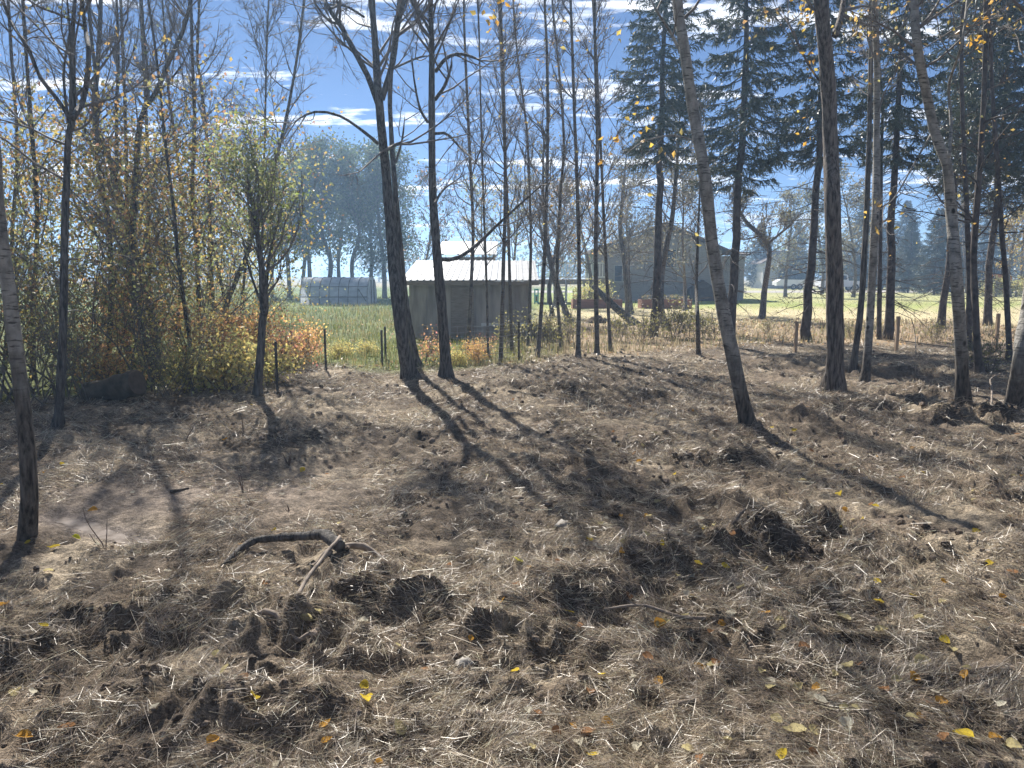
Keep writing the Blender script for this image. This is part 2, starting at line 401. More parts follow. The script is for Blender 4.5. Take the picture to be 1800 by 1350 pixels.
# wet mud in the wheel rut on the left
m, t, out = material('wet_mud'); cs, f = noise_col(t, (.12, .10, .085), (.27, .235, .21), 9, detail=5)
pbsdf(t, out, cs, rough=.9, spec=.1, normal=bump(t, f, .25, .01)); M['wet_mud'] = m
mb = MB(); Pp = np.array(PUD); t_ = np.linspace(0, 1, 26)
cx = np.interp(t_, [0, .5, 1], Pp[:, 0]); cy = np.interp(t_, [0, .5, 1], Pp[:, 1])
dv = np.stack([np.gradient(cx), np.gradient(cy)], 1); dv /= np.linalg.norm(dv, axis=1)[:, None]
wv = (.035+.05*np.sin(t_*pi)**.7)*(1+.8*vn(t_*40, t_*0, 3, 8)); V = []
for k in range(26):
    for s_ in (-1, -.5, 0, .5, 1): V.append((cx[k]-dv[k, 1]*wv[k]*s_, cy[k]+dv[k, 0]*wv[k]*s_, -.026+.004*math.sin(k*1.7+s_*3)))
mb.add(V, [(k*5+j, (k+1)*5+j, (k+1)*5+j+1, k*5+j+1) for k in range(25) for j in range(4)])
tag(mb.build('puddle', M['wet_mud'], smooth=True), kind='structure')
# gravel drive behind the lawn
M['gravel'] = simple('gravel', (.42, .39, .35), (.27, .25, .225), 3, rough=.95, bmp=.3)
mb = MB(); xs = np.linspace(-2, 90, 47); V = []
for x in xs:
    w = 74+.03*x+.5*math.sin(x*.2)
    V += [(x, w, .012), (x, w+11, .012)]
mb.add(V, [(2*k, 2*k+2, 2*k+3, 2*k+1) for k in range(46)])
tag(mb.build('gravel_road', M['gravel']), kind='structure')

# ------------------------------------------------------------------ straw, clods, grass
def normal_of(x, y, e=.03):
    gx = (hf(x+e, y)-hf(x-e, y))/(2*e); gy = (hf(x, y+e)-hf(x, y-e))/(2*e)
    n = np.stack([-gx, -gy, np.ones_like(gx)], 1); return n/np.linalg.norm(n, axis=1)[:, None]
def ribbons(x, y, L, W, yaw, pitch, lift, rg, pal, jit=.35, curl=.5):
    """batch of bent two-piece strips lying on the ground: dead stalks"""
    n = len(x); z = hf(x, y); N = normal_of(x, y, .05)
    d = np.stack([np.cos(yaw), np.sin(yaw), np.zeros(n)], 1); d -= N*(d*N).sum(1)[:, None]; d /= np.linalg.norm(d, axis=1)[:, None]
    sd_ = np.cross(N, d)
    D = d*np.cos(pitch)[:, None]+N*np.sin(pitch)[:, None]
    C = np.stack([x, y, z], 1)+N*lift[:, None]
    b1 = rg.normal(0, curl, n)[:, None]; b2 = rg.normal(0, curl*.5, n)[:, None]
    A0 = C-D*(L*.5)[:, None]; E = C+(D+sd_*b1*.7+N*b2)*(L*.5)[:, None]
    roll = rg.uniform(0, pi, n)[:, None]; wv = (sd_*np.cos(roll)+N*np.sin(roll))*(W*.5)[:, None]
    V = np.empty((n, 6, 3)); V[:, 0] = A0-wv*.6; V[:, 1] = A0+wv*.6; V[:, 2] = C-wv; V[:, 3] = C+wv; V[:, 4] = E-wv*.5; V[:, 5] = E+wv*.5
    b = (np.arange(n)*6)[:, None]
    Q = np.concatenate([b+np.array([0,1,3,2]), b+np.array([2,3,5,4])])
    pal = np.asarray(pal); c = pal[rg.integers(0, len(pal), n)]*rg.uniform(1-jit, 1+jit, (n, 1))
    return V.reshape(-1, 3), Q, np.repeat(c, 6, 0)
STRAW_PAL = [(.37,.305,.215),(.46,.395,.28),(.28,.23,.165),(.20,.155,.12),(.13,.10,.08),(.40,.31,.23),(.32,.255,.20),(.54,.47,.34),(.09,.072,.056),(.30,.26,.185)]
def straw():
    rg = np.random.default_rng(3); n = 860000
    r = np.exp(rg.uniform(math.log(1.7), math.log(20), n)); th = rg.uniform(-44, 44, n)*pi/180
    x = r*np.sin(th); y = r*np.cos(th)
    dens = .50+1.5*vn(x, y, .5, 41)+1.0*vn(x, y, .17, 42)-.30*bare(x, y)-1.5*np.exp(-(pudd(x, y)/.12)**2)
    k = (rg.uniform(0, 1, n) < dens) & (r < clear_edge(x, y)+.8)
    x, y, r = x[k], y[k], r[k]; n = len(x)
    lod = np.clip(r/3.2, .8, 6)**.78
    L = (rg.gamma(2.0, .018, n)+.012)*(.75+.30*lod); W = rg.uniform(.0010, .0027, n)*lod
    swirl = vn(x, y, .7, 43)*9+vn(x, y, .2, 44)*5; yaw = swirl+rg.normal(0, .8, n)
    pitch = np.abs(rg.normal(0, .38, n)); lift = rg.exponential(.006, n)*(1+1.5*np.clip(vn(x, y, .3, 45), 0, 1))
    z = hf(x, y); N = normal_of(x, y, .05); d = np.stack([np.cos(yaw), np.sin(yaw), np.zeros(n)], 1); d -= N*(d*N).sum(1)[:, None]; d /= np.linalg.norm(d, axis=1)[:, None]
    sd_ = np.cross(N, d); D = d*np.cos(pitch)[:, None]+N*np.sin(pitch)[:, None]; C = np.stack([x, y, z], 1)+N*(lift+.3*L*np.sin(pitch))[:, None]
    roll = rg.uniform(0, pi, n)[:, None]; wv = (sd_*np.cos(roll)+N*np.sin(roll))*(W*.5)[:, None]
    V = np.stack([C-D*(L*.5)[:, None]-wv, C-D*(L*.5)[:, None]+wv, C+D*(L*.5)[:, None]+wv*.5, C+D*(L*.5)[:, None]-wv*.5], 1)
    pal = np.asarray(STRAW_PAL); c = pal[rg.integers(0, len(pal), n)]*rg.uniform(.7, 1.5, (n, 1)); c = np.minimum(c, .62)
    me = mesh_np('straw', V.reshape(-1, 3), [np.arange(4*n).reshape(-1, 4)], M['straw'], smooth=False, tint=np.repeat(c, 4, 0))
    tag(link('straw', me), 'chopped dead straw and roots littering the raked ground', 'straw', kind='stuff')
    # longer loose stalks
    n = 9000; r = np.exp(rg.uniform(math.log(1.9), math.log(12), n)); th = rg.uniform(-42, 42, n)*pi/180; x = r*np.sin(th); y = r*np.cos(th)
    k = rg.uniform(0, 1, n) < .55+1.6*vn(x, y, .5, 41)-.6*bare(x, y); x, y, r = x[k], y[k], r[k]; n = len(x)
    V, Q, c = ribbons(x, y, rg.gamma(3, .035, n)+.05, rg.uniform(.0013, .003, n)*np.clip(r/4, .8, 2), rg.uniform(0, 6.28, n), np.abs(rg.normal(0, .25, n)), rg.uniform(.006, .02, n), rg,
                      [(.54,.46,.34),(.46,.38,.28),(.62,.54,.42),(.20,.16,.12),(.34,.27,.20)], .2, .45)
    tag(link('dry_stalks', mesh_np('dry_stalks', V, [Q], M['straw'], smooth=False, tint=c)), 'longer pale dry stalks strewn over the straw', 'stalks', kind='stuff')
straw()
def clods():
    rg = np.random.default_rng(5)
    t = (1+5**.5)/2; B = np.array([(-1,t,0),(1,t,0),(-1,-t,0),(1,-t,0),(0,-1,t),(0,1,t),(0,-1,-t),(0,1,-t),(t,0,-1),(t,0,1),(-t,0,-1),(-t,0,1)], float)/1.9
    Fi = np.array([(0,11,5),(0,5,1),(0,1,7),(0,7,10),(0,10,11),(1,5,9),(5,11,4),(11,10,2),(10,7,6),(7,1,8),(3,9,4),(3,4,2),(3,2,6),(3,6,8),(3,8,9),(4,9,5),(2,4,11),(6,2,10),(8,6,7),(9,8,1)])
    n = 8000; r = np.exp(rg.uniform(math.log(1.8), math.log(18), n)); th = rg.uniform(-44, 44, n)*pi/180; x = r*np.sin(th); y = r*np.cos(th)
    k = rg.uniform(0, 1, n) < .35+2.2*vn(x, y, .6, 51)-2.2*bare(x, y); x, y, r = x[k], y[k], r[k]; n = len(x)
    s = np.minimum(rg.gamma(2.0, .006, n), .024)*np.clip(r/5, .8, 1.6)+.005
    V = B[None]*s[:, None, None]*rg.uniform(.75, 1.2, (n, 12, 1)); V[:, :, 2] *= .8
    V += np.stack([x, y, hf(x, y)+s*.15], 1)[:, None, :]
    T = (Fi[None]+(np.arange(n)*12)[:, None, None]).reshape(-1, 3)
    c = np.array([.15, .12, .095])*rg.uniform(.5, 1.5, (n, 1)); c = np.repeat(c, 12, 0)
    tag(link('soil_clods', mesh_np('soil_clods', V.reshape(-1, 3), [T], M['soil'], smooth=False, tint=c)), 'crumbled dark soil clods scattered over raked ground', 'soil', kind='stuff')
clods()
def grass(name, label, boxes, n, hgt, pal, seed, wid=.012, keep=None, mat='grass'):
    rg = np.random.default_rng(seed); x0, x1, y0, y1 = boxes
    y = np.exp(rg.uniform(math.log(y0), math.log(y1), n)); x = rg.uniform(x0, x1, n)*(y/y1 if x0 < -20 else 1)
    k = np.ones(n, bool) if keep is None else keep(x, y, rg)
    x, y = x[k], y[k]; n = len(x); z = hf(x, y)
    h = hgt*rg.uniform(.45, 1.3, n)*(1+.8*vn(x, y, 1.2, seed)); w = wid*np.clip(y/14, .8, 4)
    yaw = rg.uniform(0, 6.28, n); lean = rg.normal(0, .28, n)
    d = np.stack([np.cos(yaw), np.sin(yaw), np.zeros(n)], 1); p = np.stack([-d[:, 1], d[:, 0], d[:, 2]], 1)
    B = np.stack([x, y, z-.01], 1); Mm = B+d*(lean*h*.35)[:, None]+A(0, 0, 1)*(h*.55)[:, None]; E = B+d*(lean*h)[:, None]+A(0, 0, 1)*h[:, None]
    V = np.empty((n, 5, 3)); V[:, 0] = B-p*w[:, None]*.5; V[:, 1] = B+p*w[:, None]*.5; V[:, 2] = Mm-p*w[:, None]*.4; V[:, 3] = Mm+p*w[:, None]*.4; V[:, 4] = E
    b = (np.arange(n)*5)[:, None]; pal = np.asarray(pal)
    ci = np.clip(((vn(x, y, 1.6, seed+1)+.5)*len(pal)+rg.normal(0, .8, n)).astype(int), 0, len(pal)-1)
    c = pal[ci]*rg.uniform(.7, 1.25, (n, 1))
    me = mesh_np(name, V.reshape(-1, 3), [b+np.array([0,1,3,2]), b+np.array([2,3,4])], M[mat], smooth=False, tint=np.repeat(c, 5, 0))
    tag(link(name, me), label, 'grass', kind='stuff')
beyond = lambda o: (lambda x, y, rg: (np.hypot(x, y) > clear_edge(x, y)+o+vn(x, y, 1.1, 31)*1.6))
grass('meadow_grass', 'tall green and yellowing weedy grass behind the fence posts', (-30, 1, 12.5, 60), 30000, .19,
      [(.12,.15,.045),(.17,.19,.05),(.26,.24,.07),(.30,.25,.11),(.10,.13,.04)], 61, .010, keep=lambda x, y, rg: beyond(.2)(x, y, rg) & (x < .2+(y-14)*.05) & ~((x > -3.4) & (x < .8) & (y > 19.5)))
grass('edge_weeds', 'tangled dry weeds along the far edge of the raked ground', (-1, 16, 13.5, 27), 15000, .17,
      [(.34,.29,.18),(.26,.22,.13),(.20,.20,.09),(.38,.31,.20),(.24,.19,.12)], 63, .013, keep=lambda x, y, rg: beyond(.1)(x, y, rg) & (rg.uniform(0, 1, len(x)) < 1.1-.055*(y-13)) & ~((x > -3.4) & (x < .8) & (y > 19.5)))
grass('lawn_grass', 'short mown lawn grass, tan near the trees and green beyond', (1.0, 34, 26, 72), 8000, .035,
      [(.42,.37,.22),(.30,.31,.12),(.26,.30,.09),(.28,.32,.09)], 65, .02)
def litter():
    rg = np.random.default_rng(71); n = 9000
    y = rg.uniform(13, 29, n); x = rg.uniform(-6, 16, n)
    k = (np.hypot(x, y) > clear_edge(x, y)-.6) & (rg.uniform(0, 1, n) < .25+.9*sst(2, 9, x)); x, y = x[k], y[k]
    mb = MB(); mb.leaves(np.stack([x, y, hf(x, y)+rg.uniform(.01, .05, len(x))], 1), .085, [(.42,.30,.17),(.36,.25,.15),(.50,.40,.22),(.30,.23,.16),(.46,.33,.21)], rg, .6)
    tag(mb.build('leaf_litter', M['leaf']), 'carpet of brown and orange fallen leaves under the far trees', 'leaf litter', kind='stuff')
litter()
# ------------------------------------------------------------------ buildings
M['tin'] = simple('tin_roof', (.34, .35, .36), (.23, .24, .25), 2.5, rough=.38, metal=.35, spec=.5)
M['shed_wall'] = simple('shed_wall', (.46, .42, .38), (.24, .22, .20), 3, (1.5, 1, .25), rough=.85)
M['wood_grey'] = simple('weathered_wood', (.33, .28, .23), (.20, .17, .14), 6, (1, 1, 8), rough=.85, bmp=.2)
M['wood_white'] = simple('white_painted_wood', (.74, .74, .72), (.6, .6, .58), 6, rough=.7)
M['wood_red'] = simple('red_brown_planks', (.34, .17, .11), (.22, .11, .075), 5, (.4, 1, 6), rough=.8, bmp=.2)
M['post'] = simple('new_timber', (.42, .31, .21), (.30, .215, .145), 5, (8, 8, 1), rough=.8, bmp=.2)
M['siding'] = simple('blue_grey_siding', (.34, .325, .31), (.27, .26, .25), 3, (1, 1, 6), rough=.7)
M['shingle'] = simple('brown_shingle', (.13, .105, .09), (.08, .066, .058), 4, rough=.9, bmp=.3)
M['trim'] = simple('pale_trim', (.5, .5, .49), None, 4, rough=.7)
M['glass'] = simple('window_glass', (.05, .06, .075), (.03, .04, .05), 2, rough=.12, spec=.6)
M['steel'] = simple('steel_post', (.12, .11, .10), (.07, .06, .055), 9, rough=.6, metal=.4)
M['wire'] = simple('fence_wire', (.42, .42, .42), None, 9, rough=.45, metal=.7)
M['rubber'] = simple('rubber', (.025, .025, .026), None, 9, rough=.85)
M['white_paint'] = simple('white_car_paint', (.78, .78, .78), (.70, .70, .70), 2, rough=.3, spec=.5)
M['orange'] = simple('orange_paint', (.55, .22, .04), (.42, .16, .03), 3, rough=.45)
M['black'] = simple('black_paint', (.03, .03, .032), None, 5, rough=.5)
M['turq'] = simple('turquoise_paint', (.06, .42, .42), None, 5, rough=.6)
M['yellow'] = simple('yellow_paint', (.62, .47, .10), None, 5, rough=.6)
M['soil_dark'] = simple('dark_soil', (.07, .055, .045), (.03, .024, .02), 12, rough=.95, bmp=.5, bd=.02)
m, t, out = material('poly_film'); cs, f = noise_col(t, (.42, .45, .50), (.62, .65, .70), 2.2, (1, 1, 2))
d = t.nodes.new('ShaderNodeBsdfDiffuse'); tr = t.nodes.new('ShaderNodeBsdfTranslucent'); t.links.new(cs, d.inputs[0]); t.links.new(cs, tr.inputs[0])
mxs = t.nodes.new('ShaderNodeMixShader'); mxs.inputs[0].default_value = .35; t.links.new(d.outputs[0], mxs.inputs[1]); t.links.new(tr.outputs[0], mxs.inputs[2]); t.links.new(mxs.outputs[0], out.inputs[0]); M['film'] = m

def quadslab(mb, a, b, c, d, th):     # sloping slab from four corners, thickness downwards
    V = [a, b, c, d]+[(p[0], p[1], p[2]-th) for p in (a, b, c, d)]
    mb.add(V, [(0,1,2,3),(7,6,5,4),(0,4,5,1),(1,5,6,2),(2,6,7,3),(3,7,4,0)])
# --- garden shed with tin roof
sx0, sx1, sy0, sy1 = -2.72, .52, 20.6, 26.6
sh = empty('garden_shed', ((sx0+sx1)/2, sy0, 0), 'low beige shed with bright ribbed tin roof behind the twin dark trunks', 'shed')
MB().prism([(sx0, -.1), (sx1, -.1), (sx1, 1.46), (sx0, 1.46)], sy0, sy0+.1).build('front_wall', M['shed_wall'], sh)
for xw in (sx0+.001, sx1-.101):
    mbw = MB(); mbw.add([(xw+dx, y, z) for dx in (0, .1) for y, z in ((sy0+.102, -.1), (sy1, -.1), (sy1, 1.44), (sy0+3.2, 1.96), (sy0+.102, 1.46))],
        [(0,1,6,5),(1,2,7,6),(2,3,8,7),(3,4,9,8),(4,0,5,9)], [(0,4,3),(0,3,1),(1,3,2),(5,8,9),(5,6,8),(6,7,8)]).build('side_wall', M['shed_wall'], sh)
nrp = 7
for k in range(nrp):
    xa = sx0-.18+k*(sx1-sx0+.36)/nrp; xb = sx0-.18+(k+1)*(sx1-sx0+.36)/nrp-.004
    for (ya, za, yb, zb) in ((sy0-.25, 1.49, sy0+3.2, 2.06), (sy0+3.2, 2.06, sy1+.2, 1.5)):
        mbr = MB(); quadslab(mbr, (xa, ya, za), (xb, ya, za), (xb, yb, zb), (xa, yb, zb), .02)
        rp = mbr.build('roof_panel', M['tin'], sh)
        mbr = MB()
        for q in range(3):
            xr = xa+(q+.5)*(xb-xa)/3; quadslab(mbr, (xr-.02, ya+.002, za+.022), (xr+.02, ya+.002, za+.022), (xr+.02, yb, zb+.022), (xr-.02, yb, zb+.022), .021)
        mbr.build('rib', M['tin'], rp)
MB().box(sx0-.18, sx1+.18, sy0-.235, sy0-.21, 1.36, 1.462).build('fascia', M['wood_grey'], sh)
for k in range(7):   # upright wall boards
    xk = sx0+.04+k*.43
    MB().box(xk, xk+.415, sy0-.022, sy0-.001, .22, 1.44-.006*(k % 3)).build('wall_board', M['shed_wall'], sh)
MB().box(sx0+1.9, sx1-.05, sy0-.05, sy0-.024, .28, .36).build('sill_board', M['wood_white'], sh)
dr = MB().box(-1.62, -1.0, sy0-.045, sy0-.024, .02, 1.32).build('door', M['wood_grey'], sh); MB().box(-1.10, -1.06, sy0-.075, sy0-.046, .62, .74).build('handle', M['steel'], dr)
# --- second tin-roofed shed behind
bx0, bx1, by = -2.75, -.55, 28.2
s2 = empty('tool_shed', (-1.7, by, 0), 'small tin roof showing above and behind the beige shed', 'shed')
MB().box(bx0+.1, bx1-.1, by, by+2.6, -.1, 2.27).build('wall', M['wood_grey'], s2)
for k in range(4):
    xa = bx0+k*(bx1-bx0)/4; xb = xa+(bx1-bx0)/4-.004
    mbr = MB(); quadslab(mbr, (xa, by-.25, 2.36), (xb, by-.25, 2.36), (xb, by+2.8, 2.95), (xa, by+2.8, 2.95), .02); rp = mbr.build('roof_panel', M['tin'], s2)
    mbr = MB(); xr = (xa+xb)/2; quadslab(mbr, (xr-.025, by-.248, 2.385), (xr+.025, by-.248, 2.385), (xr+.025, by+2.8, 2.975), (xr-.025, by+2.8, 2.975), .024); mbr.build('rib', M['tin'], rp)
# --- hoop greenhouse
gx0, gx1, gy, gr = -11.7, -8.0, 44.5, 1.45
gh = empty('hoop_greenhouse', ((gx0+gx1)/2, gy, 0), 'white plastic hoop greenhouse in the meadow left of the twin trunks', 'greenhouse')
hp = [(gr*1.05*math.copysign(abs(cos(a))**.75, cos(a)), .02+1.5*sin(a)**.8) for a in np.linspace(0, pi, 17)]
mbf = MB(); V = [(x, gy+p[0], p[1]) for x in np.linspace(gx0, gx1, 8) for p in hp]
mbf.add(V, [(i*17+j, i*17+j+1, (i+1)*17+j+1, (i+1)*17+j) for i in range(7) for j in range(16)]); mbf.build('cover', M['film'], gh, smooth=True)
for i, x in enumerate(np.linspace(gx0, gx1, 8)):
    MB().tube([(x, gy+p[0]*1.012, p[1]*1.01+.005) for p in hp], .018, 5).build('hoop', M['steel'], gh)
MB().tube([(gx0, gy-gr*.93, 1.0), (gx1, gy-gr*.93, 1.02)], .02, 5).build('purlin', M['steel'], gh)
MB().tube([(gx0, gy-gr*1.07, .45), (gx1, gy-gr*1.07, .45)], .022, 5).build('purlin', M['steel'], gh)
mbf = MB(); mbf.add([(gx1+.01, gy, .5)]+[(gx1+.01, gy+p[0], p[1]) for p in hp], None, [(0, i+2, i+1) for i in range(16)]+[(0, 1, 17)]); mbf.build('end_sheet', M['film'], gh)
for yy in (-.45, .45): MB().box(gx1+.02, gx1+.07, gy+yy-.03, gy+yy+.03, 0, 1.38).build('door_post', M['steel'], gh)
MB().tube([(gx1-.5, gy-gr*1.0, .9), (gx1-.05, gy-gr*1.08, .2)], .024, 5).build('brace', M['steel'], gh)

# --- blue grey house with gable
hx0, hx1, hy = 5.5, 13.4, 50.0; pk = 9.7
hs = empty('farm_house', (pk, hy, 0), 'grey gabled house half hidden behind the spruce trees', 'house')
MB().prism([(hx0, -.1), (hx1, -.1), (hx1, 3.2), (pk, 4.7), (hx0, 3.2)], hy, hy+9).build('wall', M['siding'], hs)
k = 0
for z in np.arange(.25, 4.3, .3):       # lapped siding boards
    f_ = 1.0 if z < 2.95 else max(0, (4.5-z)/1.55)
    xa = pk-(pk-hx0)*f_+.04; xb = pk+(hx1-pk)*f_-.04
    if xb-xa > .5: MB().add([(xa, hy-.035, z), (xb, hy-.035, z), (xb, hy-.004, z+.28), (xa, hy-.004, z+.28)], [(0,1,2,3)]).build('siding_board', M['siding'], hs)
mbr = MB(); quadslab(mbr, (hx0-.6, hy-.5, 3.03), (hx0-.6, hy+9.4, 3.03), (pk, hy+9.4, 4.82), (pk, hy-.5, 4.82), -.16); mbr.build('roof_slope', M['shingle'], hs)
mbr = MB(); quadslab(mbr, (pk+.002, hy-.5, 4.82), (pk+.002, hy+9.4, 4.82), (hx1+.6, hy+9.4, 2.98), (hx1+.6, hy-.5, 2.98), -.16); mbr.build('roof_slope', M['shingle'], hs)
def window(o, x0, x1, z0, z1, y, name='window'):
    w = MB().box(x0+.06, x1-.06, y-.05, y-.037, z0+.06, z1-.06).build(name, M['glass'], o)
    mbw = MB(); mbw.box(x0, x1, y-.09, y-.052, z0, z0+.06).box(x0, x1, y-.09, y-.052, z1-.06, z1).box(x0, x0+.06, y-.09, y-.052, z0+.062, z1-.062).box(x1-.06, x1, y-.09, y-.052, z0+.062, z1-.062)
    mbw.box((x0+x1)/2-.02, (x0+x1)/2+.02, y-.085, y-.052, z0+.062, z1-.062); mbw.build('frame', M['trim'], w)
window(hs, 6.5, 7.6, 1.2, 2.3, hy); window(hs, 9.1, 10.5, 2.1, 3.3, hy)
wg = MB().box(hx1+.002, hx1+1.9, hy+1.5, hy+8, -.1, 2.9).build('side_wing', M['siding'], hs)
mbr = MB(); quadslab(mbr, (hx1+.01, hy+1.1, 2.92), (hx1+2.2, hy+1.1, 2.92), (hx1+2.0, hy+8.3, 3.6), (hx1+.01, hy+8.3, 3.6), -.1); mbr.build('wing_roof', M['shingle'], hs)
mbp = MB(); mbp.prism([(11.2, 0), (12.8, 0), (12.8, .8), (12.0, 1.35), (11.2, .8)], hy-1.1, hy-.2); ps = mbp.build('porch_hood', M['shingle'], hs)
# --- raised deck with railing and stairs
dk = empty('raised_deck', (3.3, 47.5, 0), 'raised wooden deck with white railing left of the grey house', 'deck')
for k in range(8): MB().box(1.0+k*.57, 1.0+k*.57+.555, 46.2, 49.4, 1.32, 1.40).build('deck_board', M['wood_grey'], dk)
MB().box(.98, 5.5, 46.15, 46.198, 1.1, 1.38).build('rim_joist', M['wood_grey'], dk)
for k in range(5): MB().box(1.0+k*1.08, 1.12+k*1.08, 46.25, 46.37, -.05, 1.3).build('deck_post', M['wood_grey'], dk)
for z in (2.32, 1.5): MB().box(1.0, 5.5, 46.2, 46.27, z, z+.07).build('rail', M['wood_white'], dk)
for k in range(27): MB().box(1.05+k*.165, 1.09+k*.165, 46.21, 46.26, 1.572, 2.318).build('baluster', M['wood_white'], dk)
for k in range(6): MB().box(2.45, 3.15, 45.0+k*.2, 45.19+k*.2, .18*k+.1, .18*k+.15).build('stair_tread', M['wood_white'], dk)
for xx in (2.42, 3.15): MB().add([(xx, 44.95, 0), (xx+.04, 44.95, 0), (xx+.04, 46.14, 1.2), (xx, 46.14, 1.2), (xx, 44.95, .25), (xx+.04, 44.95, .25), (xx+.04, 46.14, 1.38), (xx, 46.14, 1.38)],
    [(0,1,2,3),(4,7,6,5),(0,4,5,1),(1,5,6,2),(2,6,7,3),(3,7,4,0)]).build('stringer', M['wood_white'], dk)
def crate(name, label, x, y, w, h, mat):
    o = empty(name, (x, y, 0), label, 'play frame')
    for dx in (0, w-.07): MB().box(x+dx, x+dx+.07, y, y+.07, 0, h).build('post', mat, o)
    for z in (h-.08, h*.5, .06): MB().box(x+.072, x+w-.072, y+.005, y+.06, z, z+.08).build('crossbar', mat, o)
    MB().box(x+.08, x+w-.08, y+.062, y+.075, .15, h*.5).build('panel', M['glass'], o)
crate('play_frame', 'small turquoise frame standing under the raised deck', 1.30, 45.5, .26, .85, M['turq'])
crate('play_frame', 'small yellow frame standing under the raised deck', 3.55, 45.6, .36, .75, M['yellow'])
# --- raised garden beds
for (u0, u1, lab) in ((1007, 1094, 'low red-brown plank garden bed left of the leaning spruce trunks'), (1128, 1216, 'low red-brown plank garden bed right of the leaning spruce trunks')):
    a, b = flat(u0, 543), flat(u1, 543); y = a[1]; o = empty('garden_bed', ((a[0]+b[0])/2, y, 0), lab, 'garden bed', 'raised garden beds on the lawn')
    for z in (.0, .15, .30):
        MB().box(a[0], b[0], y, y+.04, z, z+.145).build('plank', M['wood_red'], o); MB().box(a[0], b[0], y+1.2, y+1.24, z, z+.145).build('plank', M['wood_red'], o)
        for xe in (a[0]+.002, b[0]-.042): MB().box(xe, xe+.04, y+.042, y+1.198, z, z+.145).build('end_plank', M['wood_red'], o)
    MB().box(a[0]+.044, b[0]-.044, y+.044, y+1.196, .0, .41).build('soil_fill', M['soil_dark'], o)
    rg = np.random.default_rng(int(u0)); n = 260; mbp = MB()
    C = np.stack([rg.uniform(a[0]+.1, b[0]-.1, n), rg.uniform(y+.1, y+1.1, n), rg.uniform(.42, .68, n)], 1)
    mbp.leaves(C, .10, [(.30,.25,.14),(.22,.22,.08),(.36,.28,.16)], rg); tag(mbp.build('dry_plants', M['leaf'], o), kind='stuff')
# --- vehicles and yard things far across the lawn
def wheel(o, x, y, r, w=.22):
    c = [(x, y-w/2, r), (x, y+w/2, r)]
    ty = MB().tube(c, r, 14).build('wheel', M['rubber'], o); MB().tube([(x, y-w/2-.012, r), (x, y-w/2-.002, r)], r*.55, 10).build('rim', M['trim'], ty)
px0 = at(1437, 500, 84)[0]; py = 84.0
pt = empty('parked_pickup', (px0+2.2, py, 0), 'white pickup truck parked behind the thick brown trunk', 'pickup')
MB().prism([(px0, .45), (px0+4.6, .45), (px0+4.6, 1.05), (px0+3.0, 1.10), (px0+2.98, 1.14), (px0+1.35, 1.14), (px0+1.3, 1.05), (px0, 1.0)], py-.9, py+.9).build('body', M['white_paint'], pt)
MB().prism([(px0+1.3, 1.145), (px0+3.0, 1.145), (px0+2.85, 1.75), (px0+1.85, 1.78)], py-.78, py+.78).build('cab', M['white_paint'], pt)
for xa, xb in ((1.62, 2.15), (2.22, 2.8)): MB().prism([(px0+xa, 1.2), (px0+xb, 1.2), (px0+xb-.04, 1.66), (px0+xa+.22*(xa < 2), 1.66)], py-.80, py-.783).build('window', M['glass'], pt)
for xx in (.85, 3.7): wheel(pt, px0+xx, py-.82, .38); wheel(pt, px0+xx, py+.8, .38)
MB().box(px0+4.605, px0+4.72, py-.85, py+.85, .45, .66).build('bumper', M['black'], pt)
for yy in (-.8, .66): MB().box(px0+4.603, px0+4.63, py+yy, py+yy+.14, .72, .98).build('tail_light', simple('tail_lamp', (.3, .02, .02)), pt)
wx = at(1361, 500, 92)[0]; wt = empty('utility_trailer', (wx+2, 92, 0), 'long low white trailer box across the drive', 'trailer')
MB().prism([(wx, .45), (wx+3.9, .45), (wx+3.9, 1.15), (wx+.5, 1.2), (wx, .9)], 91.2, 92.8).build('box', M['white_paint'], wt)
wheel(wt, wx+2.0, 91.3, .33); wheel(wt, wx+2.75, 91.3, .33); MB().tube([(wx, 92, .5), (wx-1.1, 92, .45)], .06, 5).build('tow_bar', M['steel'], wt)
fx = at(1614, 500, 78)[0]; ft = empty('flatbed_trailer', (fx+2, 78, 0), 'dark flatbed trailer with low sideboards on the far lawn', 'trailer')
MB().box(fx, fx+3.7, 77.2, 78.8, .42, .52).build('bed', M['wood_grey'], ft)
for xa, xb in ((0, 1.75), (1.8, 3.7)): MB().box(fx+xa, fx+xb, 77.15, 77.198, .53, .95).build('sideboard', M['black'], ft)
for xx in (2.9, 3.5): wheel(ft, fx+xx, 77.3, .3)
MB().box(fx-.05, fx+3.75, 77.1, 77.148, .40, .47).build('side_rail', M['wood_white'], ft)
tx = at(1722, 490, 66)[0]; tk = empty('old_tractor', (tx+1.2, 66, 0), 'dark tractor with orange hood standing at the far right of the lawn', 'tractor')
MB().prism([(tx+1.0, .75), (tx+2.5, .8), (tx+2.5, 1.55), (tx+2.3, 1.7), (tx+1.0, 1.75)], 65.6, 66.4).build('hood', M['orange'], tk)
MB().prism([(tx-.2, .55), (tx+1.0, .55), (tx+1.0, 1.5), (tx+.5, 1.2), (tx-.2, 1.3)], 65.5, 66.5).build('chassis', M['black'], tk)
for xa in (-.1, .85):
    for yy in (65.5, 66.42): MB().box(tx+xa, tx+xa+.07, yy, yy+.07, 1.25, 2.6).build('roll_bar', M['black'], tk)
MB().box(tx-.2, tx+1.05, 65.4, 66.6, 2.6, 2.68).build('canopy', M['black'], tk)
for yy in (65.3, 66.7): wheel(tk, tx+.2, yy, .75, .36)
for yy in (65.45, 66.55): wheel(tk, tx+2.15, yy, .42, .22)
MB().tube([(tx+1.8, 66, 1.7), (tx+1.8, 66, 2.3)], .05, 6).build('exhaust_pipe', M['black'], tk)
